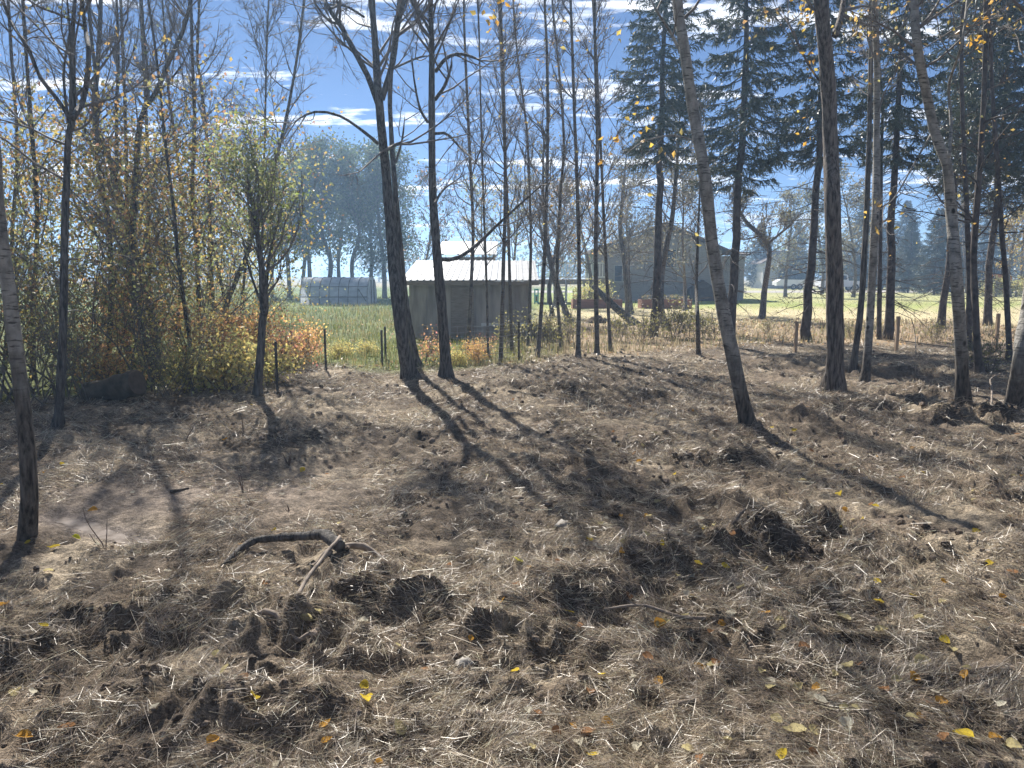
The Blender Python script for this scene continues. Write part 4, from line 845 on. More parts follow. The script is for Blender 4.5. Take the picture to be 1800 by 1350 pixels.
# --- spruces
def spruce(name, label, H, zc, rad, seed, group, dense=1.0, blue=1.0, dead=40):
    rg = np.random.default_rng(seed); o = empty(name, (0, 0, 0), label, 'spruce', group)
    zz = np.linspace(-.2, H, 24); P = np.stack([.03*np.cumsum(rg.normal(0, 1, 24)), .03*np.cumsum(rg.normal(0, 1, 24)), zz], 1)
    R = .0095*H*np.clip(1-zz/H, 0, 1)**.85+.008; R *= 1+.4*np.exp(-np.clip(zz, 0, 9)/.25); MB().tube(P, R, 10).build('trunk', M['bark_spruce'], o, smooth=True)
    wd = MB(); C0 = []; C1 = []; nbr = int(18*(H-zc)*dense)
    for k in range(nbr):
        f = (k+.5)/nbr; z = zc+(H-zc)*f; az = k*2.4+rg.normal(0, .3); L = rad*(1-f)**.75*rg.uniform(.6, 1.12)*(.55+.45*min(1, f*6))+.1
        t = np.linspace(0, 1, 7); droop = rg.uniform(.18, .42)*(1-.55*f)
        rr = L*t; dz = L*(.16*t-droop*2.2*t*(1-.42*t)+.10*t**3); c_ = P[min(23, int((z+.2)/(H+.2)*23))]
        az2 = az+.15*t*rg.normal(0, 1)
        B = np.stack([c_[0]+rr*np.cos(az2), c_[1]+rr*np.sin(az2), z+dz], 1)
        wd.tube(B, np.linspace(.006+.008*L, .003, 7), 4, False)
        ns = int(13*L)+5
        tt = rg.uniform(.10, 1, ns); x = tt*6; i = np.minimum(x.astype(int), 5); fr = (x-i)[:, None]; S = B[i]*(1-fr)+B[i+1]*fr
        T = B[i+1]-B[i]; T /= np.linalg.norm(T, axis=1)[:, None]; sd = np.cross(T, A(0, 0, 1))*np.where(rg.uniform(0, 1, ns) < .5, -1, 1)[:, None]
        D = T*.75+sd*rg.uniform(.2, 1.0, ns)[:, None]+A(0, 0, -1)*rg.uniform(.1, .95, ns)[:, None]; D /= np.linalg.norm(D, axis=1)[:, None]
        l = (.16+.30*L*(1-.75*tt))*rg.uniform(.6, 1.2, ns)
        C0.append(S); C1.append(S+D*l[:, None]); C0.append(B[2:-1]); C1.append(B[3:])
    for _ in range(dead):
        z = rg.uniform(.9, zc+.8); az = rg.uniform(0, 2*pi); B = limb(rg, (0, 0, z), (cos(az), sin(az), rg.uniform(-.35, .1)), rg.uniform(.5, 1.5), 6, .14, -.03)
        wd.tube(B, np.linspace(.011, .004, 6), 4, False); S = B[rg.integers(1, 6, 9)]; wd.twigs(S, rg.normal(0, 1, (9, 3))+unit(B[-1]-B[0])*1.2, rg.uniform(.15, .5, 9), np.full(9, .0045), .3, rg)
    wd.build('branches', M['bark_spruce'], o, smooth=True, off=A(0, 0, 0))
    C0 = np.concatenate(C0); C1 = np.concatenate(C1); m = 10
    f = np.tile((np.arange(m)+.5)/m, len(C0))[:, None]; i = np.repeat(np.arange(len(C0)), m); D = (C1-C0)[i]; Ln = np.linalg.norm(D, axis=1)[:, None]+1e-6; D = D/Ln
    S = C0[i]+D*Ln*f; q = np.cross(D, rg.normal(0, 1, S.shape)); q /= np.linalg.norm(q, axis=1)[:, None]+1e-9
    nd = D*.75+q*.75+A(0, 0, -.18); E = S+nd*rg.uniform(.07, .15, len(S))[:, None]; w = np.cross(nd, rg.normal(0, 1, S.shape)); w /= np.linalg.norm(w, axis=1)[:, None]+1e-9
    w *= .016; V = np.stack([S-w, S+w, E], 1).reshape(-1, 3); T = np.arange(len(V)).reshape(-1, 3)
    pal = np.array([(.050,.070,.040),(.068,.090,.048),(.046,.064,.042),(.095,.108,.055)])*np.array([1, 1, blue]); c = pal[rg.integers(0, 4, len(S))]*rg.uniform(.7, 1.3, (len(S), 1))
    lm = MB(); lm.add(V, None, T, np.repeat(c, 3, 0)); lm.build('needles', M['needle'], o, off=A(0, 0, 0)); return o
def place(o, u, Y, rz, sc=1):
    p = at(u, 600, Y); o.location = (float(p[0]), float(Y), float(hf(p[0:1], p[1:2])[0])-.02); o.rotation_euler = (0, 0, rz); o.scale = (sc,)*3; return o
G1 = 'tall spruces beyond the raked ground'
spA = place(spruce('spruce_tree', 'leftmost tall spruce right of the slim bare aspens', 11.6, 4.6, 1.45, 11, G1, 1.05), 1144, 20.5, .3)
spB = place(spruce('spruce_tree', 'broad dark spruce directly behind the leaning birch', 12.4, 4.0, 1.65, 12, G1, 1.0), 1280, 20, 1.0)
spC = place(spruce('spruce_tree', 'spruce standing between the leaning birch and brown trunk', 11, 4.4, 1.4, 13, G1, .9, dead=60), 1419, 19.2, .5)
def cp(src, u, Y, rz, sc, lab): return place(thing_copy(src, (0, 0, 0), rz, sc, lab), u, Y, rz, sc)
cp(spC, 1561, 19.6, 2.2, 1.0, 'spruce just right of the pair of slim trunks'); cp(spA, 1648, 24, 1.3, .95, 'spruce behind and left of the crooked pale aspen')
cp(spB, 1735, 25, 2.9, .95, 'spruce behind the dark trunks near the right edge'); pass
cp(spA, 1700, 22, 5.2, 1.0, 'spruce right behind the crooked pale aspen')
cp(spA, 1810, 22, 4.4, .9, 'spruce cut off by the right edge of the view')
G2 = 'small spruces along the gravel drive'
spD = place(spruce('garden_spruce', 'full small spruce beyond the lawn left of the crooked aspen', 7.2, .5, 2.3, 14, G2, 1.6, 1.15, dead=0), 1636, 66, .2)
def cpd(u, Y, rz, sc, lab): return cp(spD, u, Y, rz, sc, lab)
cpd(1590, 74, 1.1, .95, 'small spruce left of the full spruce beyond the lawn'); cpd(1672, 80, 2.0, 1.1, 'small spruce half behind the full spruce beyond the lawn')
cpd(1505, 92, 4.1, 1.5, 'tall distant spruce just right of the thick brown trunk'); cpd(1580, 105, 2.3, 1.6, 'tall distant spruce behind the middle timber post'); cpd(1725, 95, 3.7, 1.5, 'tall distant spruce behind the tractor'); cpd(1655, 100, .9, 1.6, 'tall distant spruce behind the full spruce')
cpd(1395, 98, 3.1, 1.15, 'distant spruce behind the white trailer'); cpd(1330, 104, .7, 1.2, 'distant spruce left of the pale cabin'); cpd(1452, 100, 1.7, 1.2, 'distant spruce behind the pickup truck'); cpd(1545, 96, 2.6, 1.1, 'distant spruce seen between the slim paired trunks')
# --- grove of still leafy poplars behind the greenhouse
for k, (u, Y, H, w, lab) in enumerate(((478, 60, 9, 8, 'leafy poplar far left of the grove beyond the meadow'), (530, 62, 10, 8, 'leafy poplar at the back left of the grove'), (700, 60, 9.5, 8, 'leafy poplar right of the thick dark trunk'), (545, 56, 9.5, 9, 'leftmost leafy poplar of the grove behind the greenhouse'), (575, 53, 10, 10, 'second leafy poplar from the left behind the greenhouse'), (598, 60, 10.5, 8, 'middle leafy poplar behind the greenhouse'),
                                       (622, 54, 10, 9, 'leafy poplar above the right end of the greenhouse'), (648, 57, 10.2, 9, 'leafy poplar at the right end of the grove'), (676, 55, 9.6, 10, 'leafy poplar partly behind the thick dark trunk'), (510, 58, 9, 9, 'leafy poplar half hidden behind the leafy stump tree'))):
    vb = HZ+FPX*CAMH/Y
    tree('poplar_tree', lab, [(u, vb), (u+6*math.sin(k*2), 460), (u+10*math.sin(k*1.3), 410), (u+14*math.sin(k*3), 340)], w, 5, H, 'bark_dark', Y=Y, zb=1.7, nb=34, bl=2.9, subs=4, tw=3, leaves=4800, pal=DULL, lsize=.20, group='leafy poplars behind the greenhouse', lspread=.35, seed=300+k)
# --- yellowing trees between shed and house, larches on the right, brush
for k, (u, Y, H, lab, pal, nl) in enumerate(((905, 36, 5.2, 'yellowing tree above the right end of the tin shed', GOLD+OLIVE, 1000), (975, 40, 5.6, 'thin yellow-leaved tree behind the raised deck railing', GOLD+RUST, 900), (1035, 42, 5.4, 'rusty sparse tree in front of the house gable', RUST+GOLD, 800), (850, 44, 6.0, 'sparse yellow tree behind the small tin roof', GOLD+OLIVE, 800),
                                             (745, 40, 6.0, 'bare twiggy tree left of the shed roofs', RUST+DULL, 700), (1110, 34, 6.2, 'greyish twiggy tree in front of the house', [(.24,.22,.15),(.19,.18,.12)], 3000), (1205, 36, 6.4, 'greyish twiggy tree behind the leaning birch', [(.24,.21,.15),(.18,.18,.12)], 3000),
                                             (1380, 60, 7.5, 'pale grey larch over the white trailer', [(.24,.22,.13),(.20,.20,.11)], 2200), (1500, 58, 8, 'pale grey larch behind the thick brown trunk', [(.24,.22,.13),(.20,.18,.11)], 2200), (1445, 70, 8.5, 'grey-green larch behind the pickup', [(.20,.20,.11),(.16,.17,.09)], 2200),
                                             (1775, 58, 5.5, 'bright yellow tree at the right edge beyond the lawn', YEL+[(.5,.42,.12)], 1600), (1800, 75, 8, 'bare pale tree at the far right edge', [(.30,.24,.15)], 500), (1700, 72, 8, 'twiggy tree above the tractor', [(.24,.2,.13)], 900))):
    vb = HZ+FPX*CAMH/Y
    tree('background_tree', lab, [(u, vb), (u+4*math.sin(k), vb-45), (u+8*math.sin(k*2), vb-100)], 7 if Y > 50 else 9, 4, H, 'bark_brown', Y=Y, zb=1.1, nb=30, bl=2.1+.012*Y, subs=5, tw=4, leaves=nl, pal=pal, lsize=.0026*Y+.02, lspread=.2, group='smaller trees round the yard', seed=400+k)
# ------------------------------------------------------------------ shrubs
def shrub(name, label, H, W, nst, nl, pal, ls, seed, group, bot=.05):
    rg = np.random.default_rng(seed); o = empty(name, (0, 0, 0), label, 'shrub', group); w = Wood(rg, 14)
    for _ in range(nst):
        az = rg.uniform(0, 2*pi); d = A(cos(az)*rg.uniform(.2, 1.1), sin(az)*rg.uniform(.2, 1.1), 1); L = H*rg.uniform(.6, 1.1); S = A(rg.normal(0, W*.18), rg.normal(0, W*.18), -.05)
        w.branch(S, d, L, .004+.004*H, 6, 5, .14, .05)
    E = w.finish(); w.mb.build('stems', M['bark_twig'], o, smooth=True, off=A(0, 0, 0))
    E = E[(E[:, 2] > bot)]
    c = E[rg.integers(0, len(E), nl)]+rg.normal(0, .05+.06*H, (nl, 3)); c[:, 2] = np.maximum(c[:, 2], .02)
    MB().leaves(c, ls, pal, rg).build('foliage', M['leaf'], o, off=A(0, 0, 0)); return o
def put(o, u, v=None, Y=None, rz=0, sc=1):
    p = gp(u, v) if Y is None else at(u, 600, Y)
    if Y is not None: p[2] = float(hf(p[0:1], p[1:2])[0])
    o.location = tuple(float(q) for q in p); o.rotation_euler = (0, 0, rz); o.scale = (sc,)*3; return o
GS = 'autumn shrubs at the edge of the left wood'
ORY = [(.76,.52,.20),(.74,.43,.19),(.78,.60,.20),(.70,.38,.18)]; YLW = [(.66,.58,.22),(.68,.54,.19),(.54,.54,.20)]; PINK = [(.56,.27,.20),(.60,.34,.20),(.54,.22,.20),(.62,.42,.22)]; YG = [(.48,.50,.18),(.58,.55,.20),(.38,.42,.16),(.62,.54,.20)]
s_or = put(shrub('autumn_shrub', 'bright orange shrub left of the leafy stump trunk', 1.15, .8, 12, 1400, ORY, .07, 81, GS), 372, 672)
s_yl = put(shrub('autumn_shrub', 'bright yellow low shrub at the foot of the orange shrub', .7, .8, 12, 1300, YLW, .065, 82, GS), 415, 690)
s_pk = put(shrub('autumn_shrub', 'pinkish red shrub right of the leafy stump trunk', .95, .8, 10, 700, PINK+ORY, .06, 83, GS), 500, 645)
s_yg = put(shrub('autumn_shrub', 'tall yellow-green shrub above the mossy log', 2.6, 1.2, 10, 1600, YG+OLIVE+GOLD, .06, 84, GS), 240, Y=10.8)
s_ol = put(shrub('autumn_shrub', 'tall dull green shrub left of the orange shrub', 2.9, 1.2, 10, 1500, OLIVE+YG+GOLD, .06, 85, GS), 305, Y=12)
s_br = put(shrub('autumn_shrub', 'tall brown twiggy shrub behind the slim forked trunk', 2.9, 1.3, 9, 1300, RUST+GOLD+OLIVE+[(.2,.15,.1)], .055, 86, GS), 75, Y=10.5)
def cs_(src, u, lab, v=None, Y=None, rz=0, sc=1): return put(thing_copy(src, (0, 0, 0), 0, 1, lab), u, v, Y, rz, sc)
cs_(s_or, 175, 'small orange shrub behind the mossy log', Y=10.6, rz=1, sc=.75); cs_(s_or, 240, 'orange bush high in the left wood behind the kinked trunk', Y=14, rz=2, sc=1.5); cs_(s_yl, 345, 'yellow low shrub under the kinked slender trunk', v=688, rz=2, sc=.85); cs_(s_yl, 468, 'yellow low shrub close right of the stump trunk', v=676, rz=1, sc=.8)
cs_(s_or, 440, 'orange shrub directly behind the leafy stump trunk', v=650, rz=3, sc=.9); cs_(s_pk, 455, 'pink-red shrub behind the leafy stump trunk', Y=14, rz=2.2); cs_(s_or, 540, 'orange-yellow shrub by the lone steel post', v=636, rz=4, sc=.62); cs_(s_yl, 600, 'yellow weed clump in front of the greenhouse meadow', v=630, rz=.4, sc=.5)
cs_(s_yl, 645, 'yellow weed clump left of the paired steel posts', v=628, rz=1.9, sc=.42); cs_(s_yl, 805, 'yellow shrub at the foot of the straight dark trunk', v=642, rz=2.4, sc=.42); cs_(s_pk, 752, 'red and yellow shrub between the two thick dark trunks', v=642, rz=.7, sc=.72); cs_(s_or, 835, 'orange shrub below the wire fence', v=640, rz=.2, sc=.38); cs_(s_pk, 850, 'little red shrub beside the wire fence', v=628, rz=3.2, sc=.45)
for k, (u, Y, src, sc, lab) in enumerate(((15, 10, s_yg, 1.05, 'yellow-green shrub at the far left edge'), (140, 12, s_br, 1.1, 'brown twiggy shrub right of the slim forked trunk'), (110, 16, s_ol, 1.5, 'dull green tall shrub far back in the left wood'),
        (215, 18, s_br, 1.4, 'brown brush far back in the left wood'), (395, 19, s_yg, 1.1, 'yellow-green shrub behind the right-leaning trunk'), (425, 17, s_ol, .95, 'green shrub behind the leafy stump tree'),
        (350, 30, s_ol, 1.7, 'green brush by the meadow edge far back'), 
        (60, 9.4, s_br, .55, 'low brown brush at the left edge of the raked ground'), (290, 10.2, s_ol, .38, 'low dark green shrub right of the mossy log'), (325, 10.4, s_ol, .42, 'low dark green shrub at the foot of the kinked trunk'), (130, 9.6, s_yg, .5, 'low yellow-green shrub left of the mossy log'))):
    cs_(src, u, lab, Y=Y, rz=k*1.3, sc=sc)
GW = 'leafy weeds along the far edge'
s_w = put(shrub('leafy_weed', 'pale leafy weed clump left of the leaning dead log', .75, .8, 10, 330, [(.36,.32,.13),(.28,.27,.10),(.20,.20,.09)], .06, 91, GW), 965, 612)
for k, (u, v, sc, lab) in enumerate(((1000, 606, 1.1, 'pale weed clump under the leaning dead log'), (905, 615, 1.0, 'pale weed clump at the shed corner'), (1085, 600, .9, 'weed clump in front of the leftmost spruce'), (1130, 603, 1.0, 'weed clump right of the straightest aspen'), (1180, 598, 1.15, 'broad weed clump at the leftmost spruce'), (1215, 596, 1.1, 'weed clump left of the short sapling'), (1250, 598, .9, 'weed clump behind the leaning birch foot'),
        (1350, 585, .6, 'small weed under the crooked lawn tree'), (1640, 600, .7, 'small weed right of the middle timber post'), (1552, 596, .5, 'small weed at the foot of the spruce by the pair'), (1735, 655, .8, 'green weed clump beside the crooked pale aspen'), (1708, 650, .6, 'small green weed behind the crooked pale aspen'), (1500, 596, .5, 'small weed behind the slim leaning trunk'))):
    cs_(s_w, u, lab, v=v, rz=k*1.1, sc=sc)
s_far = put(shrub('yellow_bush', 'yellow-green bush beside the tractor across the lawn', 1.7, 1.4, 14, 900, YG+YLW, .14, 95, 'bushes beyond the lawn'), 1745, Y=61)
cs_(s_far, 1785, 'yellow-green bush at the right edge by the rail fence', Y=59, rz=2, sc=.9); cs_(s_far, 1725, 'low yellow bush in front of the tractor', Y=60, rz=4, sc=.6); cs_(s_far, 1060, 'green bush behind the left garden bed', Y=42, rz=1, sc=.75); cs_(s_far, 1030, 'green bush left behind the left garden bed', Y=43, rz=3, sc=.7)
# distant wood on the horizon
def treeline():
    rg = np.random.default_rng(97); mb = MB(); wd = MB()
    for k in range(150):
        u = rg.uniform(-500, 2400); Y = rg.uniform(150, 330)
        if 380 < u < 720 and rg.uniform() < .75: Y *= 2.2
        x = (u-900)/FPX*Y; H = rg.uniform(5, 10); n = 260; C = rg.normal(0, 1, (n, 3))*A(H*.32, H*.32, H*.22)+A(x, Y, H*.55)
        C[:, 2] = np.maximum(C[:, 2], .3); mb.leaves(C, 1.1, DULL+[(.22,.18,.08),(.2,.17,.11)], rg); wd.tube([(x, Y, -.2), (x+rg.normal(0, .2), Y, H*.6)], [.2, .08], 5)
    o = mb.build('distant_wood', M['leaf']); tag(o, 'far-off line of trees along the horizon', 'wood', kind='stuff')
    tag(wd.build('distant_trunks', M['bark_dark']), 'trunks of the far-off trees along the horizon', 'wood', kind='stuff')
treeline()

# ------------------------------------------------------------------ logs, sticks, stumps, leaves on the ground
def stick(name, label, pts, w0, w1, mat, group=None, cat='stick', lift=.02, sides=8, end=None, twigs=0):
    P = [gp(u, v) for u, v, *_ in pts]; r = [.5*(w0+(w1-w0)*i/(len(P)-1))*P[0][1]/FPX for i in range(len(P))]
    Q = [p+A(0, 0, lift*0+r[i]*.6+(pts[i][2] if len(pts[i]) > 2 else 0)) for i, p in enumerate(P)]
    n = max(8, 4*len(Q)); S = spline(Q, n); rg = np.random.default_rng(int(pts[0][0]*3+pts[0][1])); S[1:-1] += rg.normal(0, .12*r[0], (n-2, 3))
    R = np.linspace(r[0], r[-1], n)*(1+.08*rg.normal(0, 1, n)); o = empty(name, P[0], label, cat, group)
    MB().tube(S, R, sides).build('shaft', M[mat], o, smooth=True)
    if twigs:
        w = MB(); i = rg.integers(1, n-1, twigs); D_ = rg.normal(0, 1, (twigs, 3))+A(0, 0, .5)
        for q in range(twigs): w = MB(); w.twigs(S[i[q:q+1]], D_[q:q+1], rg.uniform(.05, .16, 1), np.full(1, .003), .2, rg); w.build('side_twig', M['bark_twig'], o)
    return o, S, R
M['stick'] = simple('dead_wood', (.30, .25, .205), (.12, .097, .08), 7, (2, 2, 2), rough=.85, bmp=.4, bd=.006)
M['stick_dark'] = simple('dark_dead_wood', (.15, .12, .10), (.055, .045, .038), 8, rough=.85, bmp=.5, bd=.008)
o, S, R = stick('arched_branch', 'dark arched dead branch lying on the straw left of centre', [(392, 1006), (440, 985, .02), (490, 975, .07), (535, 985, .13), (570, 1003, .14), (590, 1018, .06), (600, 1024, 0)], 11, 23, 'bark_dark', cat='branch', sides=12, twigs=4)
stick('pale_branch', 'pale dry branch reaching right from the arched branch', [(597, 985, .03), (640, 988, .03), (690, 992, .02), (752, 990)], 15, 6, 'stick', cat='branch', twigs=3)
stick('loose_stick', 'pale slanting stick propped below the arched branch', [(522, 1115), (550, 1075, .05), (600, 1022, .07)], 9, 7, 'stick', 'loose sticks on the ground', twigs=2)
stick('wood_chunk', 'short split wood chunk below the arched branch', [(548, 1018), (582, 1022)], 17, 15, 'stick', cat='wood chunk')
stick('loose_stick', 'smooth straight stick leaning on the dark debris pile', [(1212, 980), (1255, 965, .06), (1308, 945, .12)], 10, 6, 'stick_dark', 'loose sticks on the ground')
stick('loose_stick', 'thin brown curved stick right of centre below the ridge', [(1062, 1085), (1130, 1096, .01), (1200, 1110), (1285, 1110)], 5, 9, 'stick', 'loose sticks on the ground', twigs=3)
stick('loose_stick', 'knotty root lying under the slanting stick', [(430, 1120), (480, 1125, .01), (520, 1140), (560, 1142)], 14, 8, 'stick', 'loose sticks on the ground', twigs=3)
stick('loose_stick', 'small dark stick on the bare soil at left', [(300, 866), (332, 858)], 7, 5, 'stick_dark', 'loose sticks on the ground')
stick('loose_stick', 'short pale stick in the right foreground', [(1180, 1240), (1222, 1238)], 9, 8, 'stick', 'loose sticks on the ground')
stick('loose_stick', 'small forked stick on the far right foreground', [(1720, 1192), (1765, 1200)], 8, 5, 'stick', 'loose sticks on the ground')
stick('loose_stick', 'thin stick crossing the raked soil right of the birch shadow', [(1565, 770), (1620, 800)], 4, 3, 'stick', 'loose sticks on the ground')
stick('loose_stick', 'pale bent stick at the right edge of the foreground', [(1735, 1070), (1760, 1078, .01), (1800, 1075)], 5, 7, 'stick', 'loose sticks on the ground')
stick('loose_stick', 'short stick at the bottom left among straw', [(815, 1242), (852, 1235)], 12, 8, 'stick', 'loose sticks on the ground')
stick('white_root', 'pale curled root sticking up by the right-edge birch', [(1742, 720, .0), (1742, 705, .12), (1738, 700, .2), (1755, 695, .28)], 4, 2.5, 'stick', cat='root')
# mossy log at the edge of the wood, thick and short
M['moss'] = simple('mossy_bark', (.13, .11, .08), (.05, .042, .034), 7, rough=.95, bmp=.6, bd=.02)
M['cutwood'] = simple('cut_wood', (.13, .095, .07), (.08, .06, .045), 14, rough=.85)
b = gp(200, 712); lg = empty('mossy_log', b, 'short thick mossy log lying at the edge of the left wood', 'log')
Lp = np.array([b+A(-.36, .1, .10), b+A(-.1, .05, .14), b+A(.12, 0, .19), b+A(.33, -.05, .24)]); MB().tube(spline(Lp, 12), np.linspace(.13, .17, 12)*(1+.05*rng.normal(0, 1, 12)), 14).build('bark', M['moss'], lg, smooth=True)
d_ = unit(Lp[-1]-Lp[-2]); MB().tube([Lp[-1]+d_*.002, Lp[-1]+d_*.012], [.155, .15], 14).build('cut_face', M['cutwood'], lg)
# dead trunk leaning across the weeds, dark mound
b = gp(1120, 572); tp_ = at(1043, 503, b[1]+.8); dl = empty('leaning_log', b, 'dead leaning log slanting down right among the aspens', 'log'); MB().tube(spline([b-A(-.1, 0, .1), b*.5+tp_*.5+A(0, 0, -.06), tp_], 12), np.linspace(.15, .09, 12), 10).build('shaft', M['bark_dark'], dl, smooth=True)
rg = np.random.default_rng(8)
for k in range(4): w = Wood(rg, 25); w.branch(b*.4+tp_*.6+rg.normal(0, .05, 3), A(rg.normal(), rg.normal(), .6), .7, .012, 3, 3); w.finish(); w.mb.build('dead_branch', M['bark_twig'], dl)
def mound(name, label, u, v, w, h, cat, mat, seed):
    c = gp(u, v); rg = np.random.default_rng(seed); n, m = 36, 12; V = [(c[0], c[1], h)]
    for i in range(1, m+1):
        for j in range(n):
            f = i/m; a = j*2*pi/n; rr = w*f*(1+.22*vn(A(cos(a)*2+seed), A(sin(a)*2), .8, seed)[0]); z = h*(1-f**1.6)*(1+.5*vn(A(cos(a)*f*5), A(sin(a)*f*5), .9, seed+1)[0])-.06*f
            V.append((c[0]+rr*cos(a), c[1]+rr*sin(a)*.8, z+.012*rg.normal()*(f < .95)))
    V = np.array(V); Q = [(1+(i*n)+j, 1+((i+1)*n)+j, 1+((i+1)*n)+(j+1) % n, 1+(i*n)+(j+1) % n) for i in range(m-1) for j in range(n)]; T = [(0, 1+j, 1+(j+1) % n) for j in range(n)]
    V[:, 2] += hf(V[:, 0], V[:, 1])
    V[1:, 2] += .5*h*vn(V[1:, 0], V[1:, 1], w*.35, seed+2)+.35*h*vn(V[1:, 0], V[1:, 1], w*.14, seed+3)
    o = empty(name, c, label, cat); MB().add(V, Q, T, tint=A(.10, .08, .063)).build('heap', M['soil'], o, smooth=True)
    k = 1500 if c[1] < 8 else 500; i = rg.integers(0, len(V), k); S = V[i]+rg.normal(0, w*.04, (k, 3))+A(0, 0, .012); a = rg.uniform(0, 2*pi, k); D = np.stack([np.cos(a), np.sin(a), rg.normal(-.1, .3, k)], 1)
    L = rg.gamma(2, .02, k)+.02; wv = np.cross(D, rg.normal(0, 1, (k, 3))); wv /= np.linalg.norm(wv, axis=1)[:, None]; wv *= (.0010+.00022*c[1])
    VV = np.stack([S-wv, S+wv, S+D*L[:, None]+wv*.5, S+D*L[:, None]-wv*.5], 1).reshape(-1, 3); pal = np.asarray(STRAW_PAL); cc = pal[rg.integers(0, len(pal), k)]*rg.uniform(.6, 1.2, (k, 1))
    tw = MB(); tw.add(VV, np.arange(4*k).reshape(-1, 4), None, np.repeat(cc, 4, 0)); tag(tw.build('stalks', M['straw'], o), kind='stuff'); return o
mound('debris_pile', 'dark pile of raked soil and roots right of centre', 1355, 968, .34, 0.079, 'debris pile', 'soil_dark', 21)
mound('debris_pile', 'small dark root heap left of the large debris pile', 1175, 1005, .17, 0.050, 'debris pile', 'soil_dark', 22)
mound('debris_pile', 'dark sod heap at the foot of the crooked pale aspen', 1650, 742, .36, 0.108, 'debris pile', 'soil_dark', 23)
mound('compost_heap', 'dark domed heap behind the slim aspens', 1050, 568, .55, 0.259, 'heap', 'soil_dark', 24)
mound('debris_pile', 'dark sod lump on the raked ground left of the birch foot', 1287, 808, .22, 0.050, 'debris pile', 'soil_dark', 25)
mound('debris_pile', 'dark clump of torn sod below the arched branch', 650, 1060, .20, 0.043, 'debris pile', 'soil_dark', 26)
mound('debris_pile', 'dark root clump in the middle ground left of the long shadow', 550, 778, .22, 0.043, 'debris pile', 'soil_dark', 27)
# stubble stems and bare saplings
M['stem'] = simple('bare_stem', (.14, .10, .08), None, 9, rough=.8)
def stem(label, u, v, hpx, n, seed, cat='sapling', name='bare_sapling', spread=.35):
    b = gp(u, v); rg = np.random.default_rng(seed); H = hpx*b[1]/FPX; o = empty(name, b, label, cat, 'cut stems on the raked ground')
    for k in range(n):
        P = limb(rg, b-A(0, 0, .03), A(rg.normal(0, spread), rg.normal(0, spread), 1), H*rg.uniform(.6, 1.1), 6, .10, .05); MB().tube(P, np.linspace(.0045, .002, 6)*np.clip(b[1]/5, .8, 2), 5).build('stem', M['stem'], o, smooth=True)
stem('tall bare sapling in the wet rut near the left-edge aspen', 185, 968, 95, 3, 1); stem('cut stubble stem on the bare soil at left', 428, 868, 45, 3, 2); stem('charred-looking stub in the middle left ground', 508, 818, 36, 5, 3, spread=.15); stem('thin stubble stem near the arched branch', 420, 1000, 30, 2, 4)
stem('small stubble tuft left of the dark sod lump', 510, 905, 22, 3, 5); stem('thin stem by the mossy log', 325, 775, 50, 1, 6); stem('little stem on the raked soil at left centre', 428, 760, 35, 1, 7); stem('short stub right of the slanting stick', 640, 1045, 22, 3, 8, spread=.15); stem('short stub in the right foreground', 1648, 1082, 26, 2, 9, spread=.15); stem('stub by the birch foot', 1478, 775, 20, 4, 10)
w = Wood(np.random.default_rng(4), 16); P = spline([gp(1610, 626), gp(1606, 610)+A(0, 0, .35), at(1600, 558, 16.5), at(1580, 550, 16.6), at(1555, 545, 16.8), at(1530, 568, 17)], 14)
o = empty('arching_stem', gp(1610, 626), 'thin arching bare stem right of the middle timber post', 'stem'); MB().tube(P, np.linspace(.011, .006, 14), 5).build('stem', M['bark_dark'], o, smooth=True)
# pale stones
M['stone'] = simple('pale_stone', (.32, .30, .27), (.22, .205, .185), 9, rough=.8, bmp=.3)
def stone(u, v, r, lab, mat='stone'):
    b = gp(u, v); rg = np.random.default_rng(u); th = np.linspace(0, pi, 8)[1:-1]; V = [(0, 0, r*.6)]
    for t in th:
        for j in range(10): k = r*(1+.18*rg.normal()); V.append((k*sin(t)*cos(j*.628), k*sin(t)*sin(j*.628)*.8, k*.6*cos(t)))
    V.append((0, 0, -r*.6)); n = 6; V = np.array(V)+b+A(0, 0, r*.2)
    Q = [(1+i*10+j, 1+(i+1)*10+j, 1+(i+1)*10+(j+1) % 10, 1+i*10+(j+1) % 10) for i in range(5) for j in range(10)]; T = [(0, 1+j, 1+(j+1) % 10) for j in range(10)]+[(61, 51+(j+1) % 10, 51+j) for j in range(10)]
    o = MB().add(V-b, Q, T).build('stone', M[mat], None, smooth=True); o.location = tuple(b); tag(o, lab, 'stone', 'small stones on the raked ground')
stone(248, 1208, .033, 'round pale stone in the left foreground straw'); stone(815, 1172, .035, 'pale stone in the centre foreground'); stone(990, 935, .05, 'grey flat stone below the end of the long shadow'); stone(1625, 1095, .02, 'little white stone in the right foreground'); stone(1535, 1102, .028, 'whitish stone left of the short stub on the right')

# ------------------------------------------------------------------ fallen leaves, each its own
def fl_mat(name, c):
    m, t, out = material(name); cs, f = noise_col(t, tuple(x*.7 for x in c), c, 40, detail=3)
    d = t.nodes.new('ShaderNodeBsdfDiffuse'); tr = t.nodes.new('ShaderNodeBsdfTranslucent'); t.links.new(cs, d.inputs[0]); t.links.new(cs, tr.inputs[0])
    s = t.nodes.new('ShaderNodeMixShader'); s.inputs[0].default_value = .38; t.links.new(d.outputs[0], s.inputs[1]); t.links.new(tr.outputs[0], s.inputs[2]); t.links.new(s.outputs[0], out.inputs[0]); return m
LC = {'pale yellow': (.60, .52, .28), 'bright yellow': (.66, .50, .07), 'orange': (.58, .32, .07), 'whitish': (.60, .56, .45), 'brown': (.34, .19, .10), 'lemon yellow': (.62, .60, .06)}
LM = {k: fl_mat('fallen_leaf_'+k.replace(' ', '_'), v) for k, v in LC.items()}
